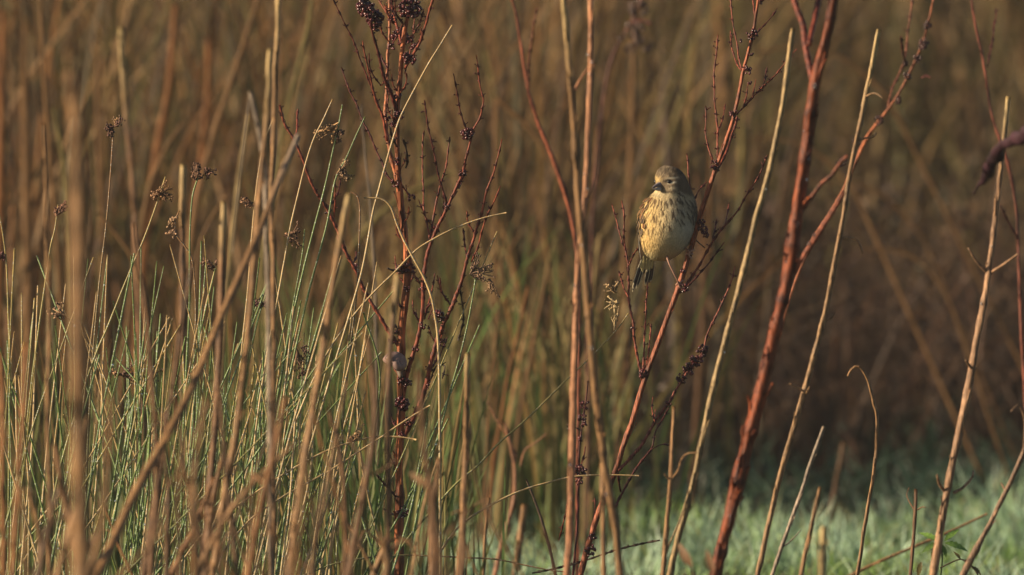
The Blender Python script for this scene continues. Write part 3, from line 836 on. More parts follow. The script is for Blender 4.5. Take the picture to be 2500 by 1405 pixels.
D3 = dock("thick glossy red dock stem forking near the top of the picture", 17.0,
  [(2038, -40), (2034, 10), (2022, 80), (2004, 150), (1988, 205), (1978, 280), (1964, 380), (1950, 480), (1941, 560), (1930, 640), (1914, 720), (1896, 790), (1876, 880), (1848, 990), (1824, 1080), (1802, 1180), (1780, 1270), (1746, 1405)],
  22, 31, (.17, .042, .014), [
  ([(1930, -30), (1945, 20), (1960, 60), (1966, 110), (1978, 165), (1988, 205)], 13, 17, (.17, .04, .022)),
  ([(2004, -30), (1996, 20), (1984, 70), (1975, 110)], 14, 12, (.17, .04, .022)),
  ([(2070, 380), (2050, 400), (2030, 428), (2008, 446), (1984, 478), (1958, 512)], 8, 10, (.20, .065, .035)),
  ([(2060, 470), (2040, 505), (2012, 548), (1990, 585), (1964, 622), (1938, 668)], 9, 13, (.25, .075, .04)),
], .08, drops=7)
for (x, y, r, n) in [(1988, 212, 8, 14), (2050, 400, 6, 8), (2008, 446, 6, 8), (1945, 545, 8, 8), (1990, 575, 6, 8), (1978, 596, 6, 8)]:
    seed_cluster(D3, x, y, 16.99, r, n, (.05, .02, .018))

D4 = dock("slim reddish dock with dark beaded nodes slanting up behind the slender stalk", 18.9,
  [(2287, -30), (2266, 50), (2256, 110), (2238, 145), (2216, 184), (2194, 239), (2169, 269), (2144, 294), (2114, 339), (2089, 388), (2069, 448), (2049, 490), (2005, 555), (1968, 620), (1930, 720), (1880, 880), (1820, 1080), (1770, 1280), (1740, 1405)],
  4.5, 9, (.25, .08, .032), [
  ([(2230, -20), (2215, 90), (2208, 150), (2180, 215), (2168, 262)], 4, 5, (.24, .09, .05)),
  ([(2198, 90), (2205, 130), (2210, 155)], 5, 5, MAROON),
  ([(2250, 190), (2262, 185), (2272, 190)], 3, 3, MAROON),
], .1)
for (x, y, r, n) in [(2264, 62, 8, 10), (2256, 105, 9, 12), (2252, 112, 8, 10), (2240, 145, 8, 10), (2216, 184, 8, 10), (2194, 245, 7, 8), (2144, 294, 9, 12), (2210, 155, 6, 8), (2092, 346, 8, 10), (2058, 398, 8, 8)]:
    seed_cluster(D4, x, y, 18.89, r * 1.25, n * 2, (.07, .03, .025))

dock("thin reddish dock stem curving down to meet the reddish tan stalk from behind", 19.2,
  [(1246, -30), (1262, 50), (1270, 110), (1284, 190), (1300, 270), (1330, 340), (1360, 413), (1388, 498), (1404, 580), (1410, 660), (1412, 800), (1410, 1000), (1408, 1405)],
  6, 11, (.20, .06, .03), [([(1310, 20), (1300, 90), (1292, 150), (1290, 220)], 4, 6, (.2, .08, .05))], .1)
dock("thin maroon dock stem behind the hanging dead leaf, running off the picture's edge", 19.0,
  [(2368, -30), (2380, 65), (2403, 150), (2413, 240), (2433, 320), (2466, 413), (2480, 500), (2486, 600), (2492, 760), (2498, 900), (2510, 1100), (2520, 1405)],
  5, 8, (.16, .05, .03), [([(2432, 20), (2425, 90), (2410, 165)], 3, 4, MAROON), ([(2440, 500), (2462, 540), (2486, 585)], 4, 5, MAROON)], .1)
o = dock("dark dock top with brown seed clusters hanging behind the tall reddish tan stalk", 20.2,
  [(1575, -40), (1562, 20), (1535, 70), (1510, 105), (1488, 160), (1476, 220), (1466, 300), (1455, 420), (1440, 700), (1430, 1405)],
  5, 8, (.11, .042, .028), [([(1590, 60), (1570, 50), (1545, 55)], 4, 5, MAROON)], .1)
for (x, y, r, n) in [(1558, 20, 24, 40), (1548, 70, 22, 34), (1570, 105, 22, 26), (1516, 90, 10, 10), (1540, 120, 14, 16)]:
    seed_cluster(o, x, y, 20.2, r, n, (.09, .05, .035))
o = dock("little dark dock sprig with knobbly seed clusters behind the reddish tan stalk", 18.2,
  [(1436, 930), (1430, 985), (1418, 1040), (1412, 1100), (1414, 1160), (1410, 1240), (1400, 1405)], 3, 6, MAROON,
  [([(1430, 1090), (1424, 1120), (1415, 1150)], 3, 4, RED), ([(1388, 1050), (1394, 1040), (1415, 1050)], 3, 3, MAROON)], .03)
for (x, y, r, n) in [(1428, 990, 11, 22), (1420, 1020, 10, 18), (1424, 1034, 8, 10), (1389, 1047, 5, 6), (1418, 1072, 5, 6), (1415, 1152, 16, 36), (1414, 1178, 8, 10)]:
    seed_cluster(o, x, y, 18.19, r, n)


# ------------------------------------------------------------------ rushes
def flower_head(parent, x, y, d, r, n, aim, spread=1.1, col=(.20, .11, .06), arch=None):
    """a spray of short stalks tipped with small capsules; aim is the direction of the spray in the picture (dx, dy)"""
    b = MB()
    a0 = math.atan2(aim[1], aim[0])
    bunch = [(a0 + random.gauss(0, spread * .42), random.uniform(.35, 1.0), random.uniform(-.6, .6)) for _ in range(random.choice([3, 4, 4, 5]))]
    for _ in range(n):
        ba, bl, bend = random.choice(bunch)
        a = ba + random.gauss(0, .13)
        L = r * bl * random.uniform(.35, 1.05)
        dz = random.gauss(0, .35) * L
        pts = []
        for u in (0, .5, 1):
            aa = a + bend * u + random.gauss(0, .05)
            pts.append(P(x + math.cos(aa) * L * u, y + math.sin(aa) * L * u + 2.5 * u * u, d + dz * u * d / F))
        c = np.array(col) * random.uniform(.6, 1.7)
        b.tube(np.array(pts), np.array([1.5, 1.2, 1.0]) * d / F, c, 4)
        for q in range(random.choice([2, 3, 4])):
            u = 1 if q < 2 else random.uniform(.4, .9)
            b.blob(pts[0] * (1 - u) + pts[-1] * u + rng.normal(size=3) * 2.4 * d / F, random.uniform(2.0, 3.9) * d / F, c * random.uniform(.35, 1.4), (1.2, .7, .6))
    return b.build("flower_head", M_HEAD, parent)


CLS = {"green": [(.11, .18, .05), (.16, .225, .07)], "straw": [(.42, .32, .15), (.45, .30, .13)], "mix": [(.14, .19, .05), (.36, .26, .09)],
       "brown": [(.14, .16, .06), (.24, .12, .05)]}


def rush(label, d, w, kind, pts, group=None, w_top=None, lean=0.0, wet=0):
    c0, c1 = CLS[kind][0], CLS[kind][1]
    p = np.array(pts, float)
    n = len(p)
    s = spline(np.column_stack([p, np.linspace(d + lean, d, n), np.linspace(w_top or w * .6, w, n)]), 11)
    m = len(s)
    wp = world_pts(s)
    rad = .5 * s[:, 3] * s[:, 2] / F * (1 + wob(m, .06, 1))
    t = np.linspace(1, 0, m)[:, None]
    cc = (np.array(c1) * t + np.array(c0) * (1 - t)) * (1 + wob(m, .12, 4)[:, None])
    wp, rad, cc = to_ground(wp, rad, cc)
    b = MB()
    b.tube(wp, rad, np.clip(cc, .02, .9), 7)
    o = b.build("rush_stem", M_RUSH)
    if wet and len(wp) > 20: drops_on(o, wp[:-6], rad, wet)
    tag(o, label, "rush", group)
    return o


r = rush("brown topped rush stem with the highest dark flat flower head of the clump", 17.95, 5.5, "brown", [(277, 315), (268, 450), (258, 560), (246, 660), (234, 780), (222, 940), (212, 1150), (205, 1405)])
flower_head(r, 276, 312, 17.95, 36, 34, (-.5, -.45), 2.2, (.10, .05, .035)); flower_head(r, 280, 305, 17.95, 34, 14, (.8, -.6), 1.0, (.3, .18, .09))
r = rush("green rush stem with a slanting bract that passes beyond its bushy flower head", 17.9, 6, "mix", [(404, 432), (382, 500), (352, 582), (326, 642), (296, 715), (262, 800), (236, 860), (205, 950), (150, 1130), (90, 1405)])
flower_head(r, 388, 480, 17.9, 44, 34, (.6, -.25), 1.5, (.22, .12, .06)); flower_head(r, 388, 478, 17.9, 28, 12, (-.9, -.5), .8, (.22, .12, .06))
r = rush("upright green rush stem with a small nodding flower head like a hook", 18.0, 6, "green", [(484, 432), (470, 480), (464, 560), (463, 640), (462, 760), (455, 900), (446, 1100), (440, 1405)])
flower_head(r, 474, 440, 18.0, 48, 30, (.62, -.75), .9, (.15, .08, .045)); flower_head(r, 500, 412, 18.0, 26, 14, (1, .55), .8, (.12, .06, .04))
r = rush("slim rush stem with an upright forked flower head nearest the edge of the clump", 17.95, 5.5, "mix", [(142, 500), (134, 560), (124, 600), (112, 680), (95, 800), (72, 980), (52, 1200), (38, 1405)])
flower_head(r, 137, 528, 17.95, 52, 30, (.25, -1), .9, (.20, .10, .06))
r = rush("rush stem with a straw bract and a small brown flower head on its side", 18.05, 5.5, "straw", [(668, 288), (645, 350), (630, 430), (622, 500), (614, 590), (606, 700), (590, 860), (572, 1060), (560, 1405)])
flower_head(r, 618, 505, 18.05, 38, 26, (-.75, -.65), 1.0, (.2, .11, .06))
rush("long straw rush stem with a blunt tip crossing the dock's red side branch", 17.93, 6, "straw", [(812, 243), (788, 295), (765, 342), (745, 405), (727, 478), (708, 560), (694, 640), (676, 740), (650, 880), (622, 1080), (600, 1405)])
r = rush("green rush stem with a hanging straw coloured tassel just below its tip", 17.97, 6, "green", [(836, 256), (828, 300), (818, 345), (806, 400), (790, 470), (770, 545), (748, 630), (720, 750), (690, 900), (655, 1110), (625, 1405)])
flower_head(r, 826, 300, 17.97, 88, 16, (-.42, .9), .45, (.34, .2, .09)); flower_head(r, 824, 318, 17.97, 30, 16, (.6, .5), 1.3, (.14, .08, .05))
r = rush("green rush stem with a spidery flower head spreading to one side below its tip", 17.94, 6, "green", [(891, 286), (868, 335), (846, 385), (822, 430), (812, 470), (800, 540), (782, 610), (752, 720), (716, 880), (680, 1060), (640, 1405)])
flower_head(r, 822, 425, 17.94, 56, 32, (.95, -.1), 1.3, (.24, .15, .08))
rush("longest straw rush stem arching up across the dock to a high blunt tip", 17.88, 6.5, "straw", [(1104, 62), (1078, 105), (1050, 150), (1022, 200), (998, 245), (976, 290), (958, 345), (942, 400), (926, 460), (910, 520), (898, 590), (884, 660), (862, 740), (832, 840), (790, 980), (746, 1140), (690, 1405)])
rush("straw rush stem folded over at the dock, its tip pointing far to one side", 17.9, 6, "straw", [(1236, 520), (1190, 530), (1150, 542), (1105, 560), (1060, 583), (1015, 612), (960, 668), (905, 722), (848, 790), (795, 870), (742, 980), (690, 1130), (640, 1405)])
rush("rush stem with a bent over grey top hooked like a cane", 17.95, 5.5, "brown", [(848, 478), (858, 470), (870, 476), (878, 500), (878, 560), (875, 640), (868, 740), (852, 880), (836, 1040), (820, 1405)])
rush("flat straw rush leaf drooping across the middle of the copper dock stem", 17.86, 7, "straw", [(888, 484), (915, 484), (938, 489), (955, 508), (968, 545), (985, 585), (1010, 632), (1042, 694), (1060, 760), (1072, 900), (1075, 1405)], w_top=4)
r = rush("long green rush stem slanting up between the two dock plants to a pale curved tassel", 17.95, 6, "mix", [(1534, 765), (1510, 800), (1466, 848), (1430, 884), (1390, 921), (1345, 966), (1300, 1010), (1258, 1048), (1215, 1085), (1165, 1138), (1115, 1180), (1060, 1240), (1000, 1310), (930, 1405)], w_top=3)
flower_head(r, 1500, 806, 17.95, 105, 9, (-.08, -1), .35, (.42, .3, .15)); flower_head(r, 1512, 740, 17.95, 50, 8, (-1, .1), .5, (.45, .33, .17)); flower_head(r, 1500, 715, 17.95, 34, 12, (-.3, -1), .8, (.3, .2, .1))
r = rush("single green rush stem beside the dock's outer red branch with a trailing seed head", 17.93, 5.5, "green", [(1170, 618), (1163, 665), (1155, 720), (1142, 790), (1128, 850), (1112, 910), (1095, 970), (1080, 1030), (1062, 1090), (1030, 1200), (990, 1405)])
flower_head(r, 1147, 670, 17.93, 60, 34, (.95, -.2), .7, (.18, .11, .07)); flower_head(r, 1195, 680, 17.93, 66, 22, (.5, .9), .5, (.24, .15, .08))
rush("tan bowed rush stem sweeping low over the dewy grass to the reddish tan stalk", 17.96, 6, "straw", [(1560, 1162), (1480, 1160), (1400, 1164), (1340, 1178), (1290, 1192), (1240, 1212), (1190, 1238), (1140, 1270), (1100, 1310), (1040, 1405)])
r = rush("tan rush stem lying almost flat in front of the dock with a frayed tuft", 17.85, 5.5, "straw", [(1016, 1074), (980, 1068), (930, 1066), (895, 1070), (850, 1082), (800, 1100), (750, 1125), (690, 1160), (600, 1220), (500, 1300), (420, 1405)], w_top=4)
flower_head(r, 850, 1080, 17.85, 56, 16, (1, -.35), .5, (.3, .18, .09))
rush("straight straw rush stem crossing in front of the copper dock stem below the snail", 17.83, 6, "straw", [(1050, 990), (1010, 1014), (970, 1040), (930, 1068), (880, 1100), (820, 1140), (750, 1180), (680, 1220), (600, 1280), (500, 1405)])
rush("dark rush stem lying flat along the bottom of the dewy grass", 17.9, 5, "brown", [(1390, 1398), (1340, 1392), (1280, 1380), (1210, 1366), (1140, 1362), (1060, 1358), (980, 1356), (900, 1362), (820, 1376), (740, 1405)])
r = rush("straw rush stem with a dark bushy head bent down over its tip", 18.0, 5.5, "straw", [(526, 655), (514, 700), (500, 760), (490, 830), (478, 940), (462, 1100), (450, 1405)])
flower_head(r, 525, 652, 18.0, 46, 20, (-.95, -.12), .6, (.15, .08, .05)); flower_head(r, 530, 645, 18.0, 20, 12, (.5, -.8), .8, (.15, .08, .05))
r = rush("rush stem with a drooping fringe of pale capsules beside the hooked flower head", 18.02, 5, "brown", [(438, 515), (428, 540), (430, 575), (450, 600), (470, 640), (478, 760), (474, 900), (470, 1405)])
flower_head(r, 432, 530, 18.02, 30, 18, (-.6, .4), 1.2, (.32, .2, .11)); flower_head(r, 428, 560, 18.02, 26, 16, (-.6, .6), 1.2, (.28, .17, .1))
r = rush("green rush stem with a dark seed spray low beside the straight tan stalk", 18.0, 5.5, "green", [(660, 690), (646, 730), (632, 770), (616, 840), (598, 940), (576, 1100), (560, 1405)])
flower_head(r, 636, 752, 18.0, 34, 26, (.2, -1), 1.4, (.13, .06, .05))
r = rush("green rush stem with dark capsules hanging in a chain behind the dark brown stalk", 17.97, 5.5, "mix", [(290, 905), (282, 950), (272, 1010), (262, 1090), (250, 1220), (240, 1405)])
flower_head(r, 290, 915, 17.97, 66, 14, (1, 0.05), .4, (.12, .07, .05)); flower_head(r, 352, 922, 17.97, 62, 14, (1, -.1), .35, (.14, .08, .05)); flower_head(r, 288, 918, 17.97, 26, 14, (-.3, -.6), 1.6, (.26, .15, .08))
r = rush("rush stem with a brown dangling head in front of the tall blunt topped stalk", 17.95, 5.5, "straw", [(722, 838), (718, 900), (706, 980), (690, 1100), (680, 1250), (672, 1405)])
flower_head(r, 724, 850, 17.95, 90, 14, (.12, 1), .35, (.2, .11, .06)); flower_head(r, 738, 905, 17.95, 26, 14, (.1, 1), 1.2, (.12, .06, .045)); flower_head(r, 735, 850, 17.95, 32, 12, (1, -.1), .7, (.12, .07, .05))
r = rush("rush stem with a slender brown head pointing sideways, near the bent grey stalk top", 18.0, 5, "green", [(744, 560), (738, 620), (724, 700), (706, 800), (688, 920), (660, 1100), (640, 1405)])
flower_head(r, 694, 576, 18.0, 58, 16, (1, -.18), .4, (.22, .12, .07))
r = rush("rush stem with a reddish seed knot at the extreme edge of the clump", 17.9, 5.5, "mix", [(-2, 520), (8, 580), (16, 650), (20, 760), (24, 900), (22, 1100), (20, 1405)])
flower_head(r, 6, 615, 17.9, 20, 20, (0, 1), 3, (.15, .06, .05))
r = rush("rush stem with sparse pale branching head low beside the slim straight stalk", 18.0, 5, "straw", [(150, 748), (165, 775), (190, 800), (215, 840), (238, 890), (250, 980), (255, 1405)])
flower_head(r, 160, 770, 18.0, 46, 18, (-.85, -.5), .8, (.3, .18, .1)); flower_head(r, 148, 762, 18.0, 26, 10, (-.2, 1), .7, (.3, .17, .09))

# the plain ones
GL = "plain green rush stem with no seed head, one of the many in the clump"
YL = "plain straw yellow rush stem with no seed head, one of the many in the clump"
for k in range(180):
    u = random.random()
    if u < .45: xb = random.uniform(-60, 420)
    elif u < .93: xb = random.uniform(300, 800)
    else: xb = random.uniform(750, 960)
    top = min(1280, random.triangular(520, 1330, 800))
    hgt = 1405 - top
    rt = random.random()
    if rt < .08: ln = random.uniform(-.4, -.12)
    elif rt < .16: ln = random.uniform(.5, 1.0)
    else: ln = random.gauss(.06 + .2 * max(0, (xb - 80) / 800), .12)
    bow = random.gauss(0, .018) * hgt
    kink = random.uniform(-.35, .5) * hgt * .3 if random.random() < .08 else 0
    pts = [(xb + ln * hgt + bow * .3 + kink, top + abs(kink) * .6), (xb + ln * hgt * .72 - bow * .4, top + hgt * .28), (xb + ln * hgt * .42 - bow, top + hgt * .58), (xb, 1405)]
    g = random.random() < .70
    dd = random.gauss(17.98, .17)
    rush(GL if g else YL, dd, random.uniform(4.5, 6.6), random.choice(["green", "green", "mix"]) if g else "straw", pts,
         group="plain green rush stems of the clump" if g else "plain straw rush stems of the clump", lean=random.uniform(-.15, .15), w_top=random.uniform(2.5, 4.5), wet=2 if k % 3 == 0 else 0)

# ------------------------------------------------------------------ the dead leaf hanging in at the edge
def hanging_leaf():
    b = MB()
    pts = [(2560, 290), (2525, 318), (2496, 334), (2466, 350), (2440, 362), (2424, 388), (2414, 420), (2398, 445), (2378, 474)]
    ww = np.array([30, 34, 36, 32, 30, 30, 24, 14, 5.0])
    s = spline(np.column_stack([np.array(pts, float), np.linspace(16.7, 16.9, 9), ww]), 5)
    m = len(s)
    s[:, 3] *= 1 + wob(m, .22, 2)
    s[:, 0] += wob(m, 2.5, 2); s[:, 1] += wob(m, 2.5, 2)
    c = np.tile((.035, .013, .018), (m, 1)) * (1 + wob(m, .35, 2)[:, None])
    b.tube(world_pts(s), .5 * s[:, 3] * s[:, 2] / F, np.clip(c, .008, .3), 10, .6)
    o = b.build("dead_leaf", M_LITTER)
    tag(o, "crumpled dark purple dead leaf hanging over the sturdy brown stalk", "leaf")
    sb = MB()
    sb.tube(world_pts(spline(np.array([(2560, 288, 16.7, 12), (2610, 262, 16.6, 12), (2690, 420, 16.6, 14), (2720, 900, 16.6, 16), (2730, 1600, 16.6, 16)], float), 20)), .003, (.1, .04, .03), 7)
    sb.build("stem", M_DOCK, o)


hanging_leaf()


# ------------------------------------------------------------------ green nettle-like sprig and little leaves low on the right
def leaf_blade(b, p, d, nrm, L, W, col, teeth=5):
    d = d / np.linalg.norm(d)
    s = np.cross(d, nrm); s /= np.linalg.norm(s)
    nn = np.cross(s, d)
    us = np.linspace(0, 1, teeth * 2 + 2)
    rows = []
    for k, u in enumerate(us):
        w = W * .5 * math.sin(math.pi * (u ** .8)) * (1.18 if k % 2 else .8) + 1e-5
        cen = p + d * L * u - nn * L * .35 * u * u
        rows += [cen - s * w + nn * w * .35, cen, cen + s * w + nn * w * .35]
    q = [(3 * i + j, 3 * i + j + 1, 3 * i + j + 4, 3 * i + j + 3) for i in range(len(us) - 1) for j in range(2)]
    b.add(rows, q, col)


def nettle():
    d = 17.9
    b = MB()
    st = spline(np.array([(2296, 1318, d, 4), (2300, 1360, d, 5), (2296, 1405, d, 6), (2294, 1440, d, 6)], float), 8)
    wp = world_pts(st); rad = .5 * st[:, 3] * d / F
    wp, rad, _ = to_ground(wp, rad)
    b.tube(wp, rad, (.10, .16, .05), 6)
    o = b.build("nettle", M_LEAF)
    tag(o, "young bright green nettle sprig at the foot of the sturdy brown stalk", "plant")
    for (x, y, ax, ay, L) in [(2290, 1322, -.8, -.55, 55), (2290, 1326, -.9, .35, 48), (2306, 1322, .65, -.7, 52), (2306, 1326, 1, .15, 60), (2298, 1318, .1, -.8, 30), (2300, 1330, .3, .7, 36), (2286, 1330, -.4, .8, 36)]:
        lb = MB()
        leaf_blade(lb, P(x, y, d), CR * ax + CU * (-ay) + CF * random.uniform(-.5, .3), -CF + CU * .8, L * d / F, L * .3 * d / F, np.array((.17, .30, .06)) * random.uniform(.8, 1.25))
        lb.build("leaf", M_LEAF, o)


nettle()
b = MB()
d = 17.8
b.tube(world_pts(spline(np.array([(2295, 1388, d, 4), (2318, 1376, d, 4), (2345, 1366, d, 4), (2362, 1376, d, 4), (2385, 1400, d, 5), (2396, 1440, d, 5)], float), 6)), 2 * d / F, (.09, .07, .035), 5)
for (x, y, ax, ay, L) in [(2345, 1366, -.6, -.9, 26), (2350, 1368, .9, .3, 30), (2372, 1384, 1, .6, 34), (2250, 1372, -.3, .9, 40)]:
    leaf_blade(b, P(x, y, d), CR * ax - CU * ay, -CF + CU, L * d / F, L * .35 * d / F, (.12, .10, .03))
o = b.build("withered_sprig", M_LEAF)
tag(o, "small withered olive sprig with curled leaves under the green nettle", "plant")


# brown dead leaves at the bottom edge
def dead_leaf(x, y, d, L, label):
    b = MB()
    leaf_blade(b, P(x, y, d), CR * random.uniform(-1, 1) + CU * random.uniform(.3, .8), -CF + CU * random.uniform(-.5, .5), L * d / F, L * .32 * d / F, np.array((.20, .11, .05)) * random.uniform(.7, 1.2))
    st = np.array([P(x, y, d), P(x + 6, y + 60, d), P(x + 10, y + 140, d)])
    st, rr, _ = to_ground(st, np.full(3, 2.5 * d / F))
    b.tube(st, rr, (.2, .11, .06), 5)
    tag(b.build("dead_leaf", M_LITTER), label, "leaf")


dead_leaf(1690, 1385, 16.6, 70, "curled brown dead leaf at the foot of the pale straw stalk")
dead_leaf(1740, 1400, 16.4, 60, "brown dead leaf beside the foot of the thick red dock stem")
dead_leaf(1045, 1190, 15.9, 60, "tan crumpled leaf out of focus before the dock stem below the snail")
dead_leaf(1085, 1310, 15.9, 50, "brown crumpled leaf low before the dock stem, above the dark flat rush")


# ------------------------------------------------------------------ snail on the dock stem
def snail():
    d = D0 - .012
    sc = d / F
    cen = P(967, 890, d - .008)
    b = MB()
    turns, n = 2.6, 90
    th = np.linspace(0, turns * 2 * math.pi, n)
    R = 27 * sc * np.exp(-.16 * (turns * 2 * math.pi - th) * .8)
    # coil axis points to the viewer and a bit to the side
    ax = -CF * .8 + CR * .45 + CU * .35; ax /= np.linalg.norm(ax)
    e1 = np.cross(ax, CU); e1 /= np.linalg.norm(e1); e2 = np.cross(ax, e1)
    rad = R * .72
    pts = cen + e1 * (R * np.cos(th + 2.2) * .62)[:, None] + e2 * (R * np.sin(th + 2.2) * .62)[:, None] + ax * ((1 - R / R.max()) * 22 * sc)[:, None]
    c = np.tile((.30, .195, .165), (n, 1)) * (1 + .12 * np.sin(th * 5))[:, None]
    b.tube(pts, rad, c, 14)
    o = b.build("snail", M_SHELL)
    tag(o, "small pale pinkish snail clinging to the copper dock stem", "snail")
    f = MB()
    fp = spline(np.array([(968, 862, d + .004, 14), (972, 885, d + .008, 20), (977, 912, d + .006, 16), (979, 922, d + .003, 8)], float), 4)
    f.tube(world_pts(fp), .5 * fp[:, 3] * sc, (.16, .12, .09), 9)
    f.build("foot", M_SHELL, o)


snail()


# ------------------------------------------------------------------ the bird
def bird():
    d = D0
    sc = d / F

    def Q(x, y, z):               # picture pixel plus depth in pixels (negative = toward the camera)
        return P(x, y, d + z * sc)

    rows = np.array([  # y, left, right, half depth, depth of the axis
        (404.5, 1624, 1632, 3, -4), (406, 1618, 1640, 9, -4), (409, 1612, 1649, 15, -4), (415, 1606, 1660, 23, -4), (424, 1601, 1669, 29, -4), (435, 1599, 1676, 33, -4), (445, 1600, 1680, 35, -3),
        (455, 1601, 1684, 36, -1), (463, 1601, 1687, 37, 1), (470, 1597, 1690, 39, 3), (478, 1588, 1693, 43, 6), (490, 1577, 1696.5, 49, 10), (505, 1568, 1699.5, 54, 13), (520, 1563, 1701, 58, 15),
        (535, 1560, 1701.5, 60, 16), (550, 1559, 1700, 61, 16), (565, 1560, 1697, 60, 16), (580, 1562, 1691, 57, 16), (595, 1565, 1683, 51, 17), (608, 1569, 1673, 43, 19), (618, 1574, 1662, 35, 21),
        (626, 1579, 1651, 27, 23), (632, 1585, 1640, 18, 24), (636, 1592, 1630, 10, 25), (638, 1600, 1620, 4, 25)], float)
    ys = np.linspace(404.5, 638, 250)
    lo, hi, hd, cz = (np.interp(ys, rows[:, 0], rows[:, k]) for k in (1, 2, 3, 4))
    # soften the kinks of the outline a little
    ker = np.ones(7) / 7
    sm = lambda a: np.convolve(np.pad(a, 3, mode='edge'), ker, 'valid')
    lo, hi, hd, cz = sm(lo), sm(hi), sm(hd), sm(cz)
    nA = 230
    ang = np.arange(nA) * 2 * math.pi / nA
    cx = (lo + hi) / 2; hw = (hi - lo) / 2
    X = cx[:, None] + hw[:, None] * np.cos(ang)[None, :]
    Zd = cz[:, None] + hd[:, None] * np.sin(ang)[None, :]
    Y = np.tile(ys[:, None], (1, nA))

    # cheek and brow relief toward the bill side, ruffled feathers
    def relief(x, y, z):
        g = lambda x0, y0, s, a: a * np.exp(-((x - x0) ** 2 + (y - y0) ** 2) / (2 * s * s))
        front = z < 0
        r_ = np.where(front, g(1640, 462, 11, 3.5) + g(1634, 442, 6, -3.0) + g(1632, 433, 7, 1.8) + g(1606, 450, 9, 4.5) + g(1640, 540, 30, 3) + g(1600, 575, 26, 3), 0)
        return r_
    Zd = Zd - relief(X, Y, Zd - cz[:, None])

    # plumage colours; sunlit gold left and cool shaded right are painted in
    def sm01(a, e0, e1):
        t = np.clip((a - e0) / (e1 - e0), 0, 1); return t * t * (3 - 2 * t)
    nrm_noise = lambda s: rng.normal(0, s, X.shape)
    buff = np.array((.64, .45, .18)); cream = np.array((.62, .51, .31)); white = np.array((.56, .50, .38)); gbrown = np.array((.18, .132, .08)); dk = np.array((.085, .058, .036)); chest = np.array((.075, .036, .018))

    def lerp(c, tgt, m): return c * (1 - m[..., None]) + np.array(tgt) * m[..., None]

    def plume(x, y, front):
        c = np.tile(cream, x.shape + (1,)).astype(float)
        c = lerp(c, buff, 1 - sm01(x, 1580, 1650))
        c = lerp(c, white, sm01(x, 1640, 1685) * sm01(y, 520, 560))
        c = lerp(c, (.52, .43, .23), sm01(y, 598, 630) * (1 - sm01(x, 1590, 1630)))
        # breast painted greyer on the shaded right
        c = lerp(c, (.36, .29, .19), .75 * sm01(x, 1625, 1670) * (1 - sm01(y, 520, 560)) * sm01(y, 470, 490))
        # head
        head = 1 - sm01(y, 462 + (x - 1640) * .18, 478 + (x - 1640) * .18)
        c = lerp(c, gbrown, head)
        c = lerp(c, (.56, .40, .17), .95 * np.exp(-(((x - 1604) / 12) ** 2 + ((y - 437) / 10) ** 2)))
        c = lerp(c, (.085, .065, .045), .85 * np.exp(-(((x - 1636) / 26) ** 2 + ((y - 413) / 10) ** 2)))
        # throat
        th = np.exp(-(((x - 1609) / 20) ** 2 + ((y - 475) / 9) ** 2))
        c = lerp(c, (.52, .42, .24), np.clip(th * 1.25, 0, 1))
        # brow, crescent under the eye, cheek spot, dark line through the eye
        brow = np.exp(-(((y - (435.5 - (x - 1635) * .10)) / 2.4) ** 2)) * np.exp(-(((x - 1642) / 15) ** 4))
        c = lerp(c, (.60, .51, .36), brow * .95)
        cr = np.exp(-(((y - (447.5 - (x - 1636) * .16)) / 2.0) ** 2)) * np.exp(-(((x - 1640) / 11) ** 4))
        c = lerp(c, (.74, .66, .48), cr)
        ey = np.exp(-(((y - (442.5 - (x - 1632) * .10)) / 3.4) ** 2)) * np.exp(-(((x - 1631) / 14) ** 4))
        c = lerp(c, (.035, .028, .022), ey * .95)
        ck = np.exp(-(((x - 1643) / 11) ** 2 + ((y - 460) / 5) ** 2))
        c = lerp(c, (.52, .43, .28), ck * .95)
        c = lerp(c, (.08, .058, .04), .85 * np.exp(-(((x - 1630) / 17) ** 2 + ((y - 468) / 3.5) ** 2)) * (x > 1612))
        c = lerp(c, (.09, .07, .05), .7 * np.exp(-(((x - 1658) / 5) ** 2 + ((y - 456) / 12) ** 2)))
        # back of the bird
        c = np.where(front[..., None], c, np.array((.17, .10, .055)))
        return c
    front = np.sin(ang)[None, :] < .25
    front = np.broadcast_to(front, X.shape)
    Cc = plume(X, Y, front)
    # streaks of the breast and flanks: strokes that fan out from the throat
    random.seed(5)
    R_ = np.hypot(X - 1620, Y - 436); A_ = np.degrees(np.arctan2(X - 1620, Y - 436))
    for a0 in np.arange(-46, 50, 4.3):
        r_ = 46 + random.uniform(0, 12)
        rmax = np.interp(a0, [-46, -30, -15, 0, 15, 30, 46], [165, 165, 150, 118, 108, 112, 110])
        while r_ < rmax:
            L = random.uniform(16, 34)
            aa = a0 + random.gauss(0, 1.0)
            w = random.uniform(1.6, 2.5)
            dx = np.radians(A_ - aa - 1.2 * np.sin(R_ * .12 + a0)) * R_
            m = np.exp(-(dx / w) ** 2) * sm01(R_, r_, r_ + 5) * (1 - sm01(R_, r_ + L * .65, r_ + L)) * random.uniform(.75, 1.0)
            m = np.where(front, m, 0)
            Cc = lerp(Cc, chest if aa < 6 else dk, np.clip(m, 0, 1))
            # pale feather edge beside the streak
            m2 = np.exp(-((dx - w * 1.9) / 1.3) ** 2) * sm01(R_, r_, r_ + 5) * (1 - sm01(R_, r_ + L * .65, r_ + L)) * .45
            Cc = lerp(Cc, (.72, .56, .28) if aa < 6 else (.55, .48, .36), np.where(front, m2, 0))  # edge tone painted warm on the sunlit side, cool on the other
            r_ += L + random.uniform(1, 9)
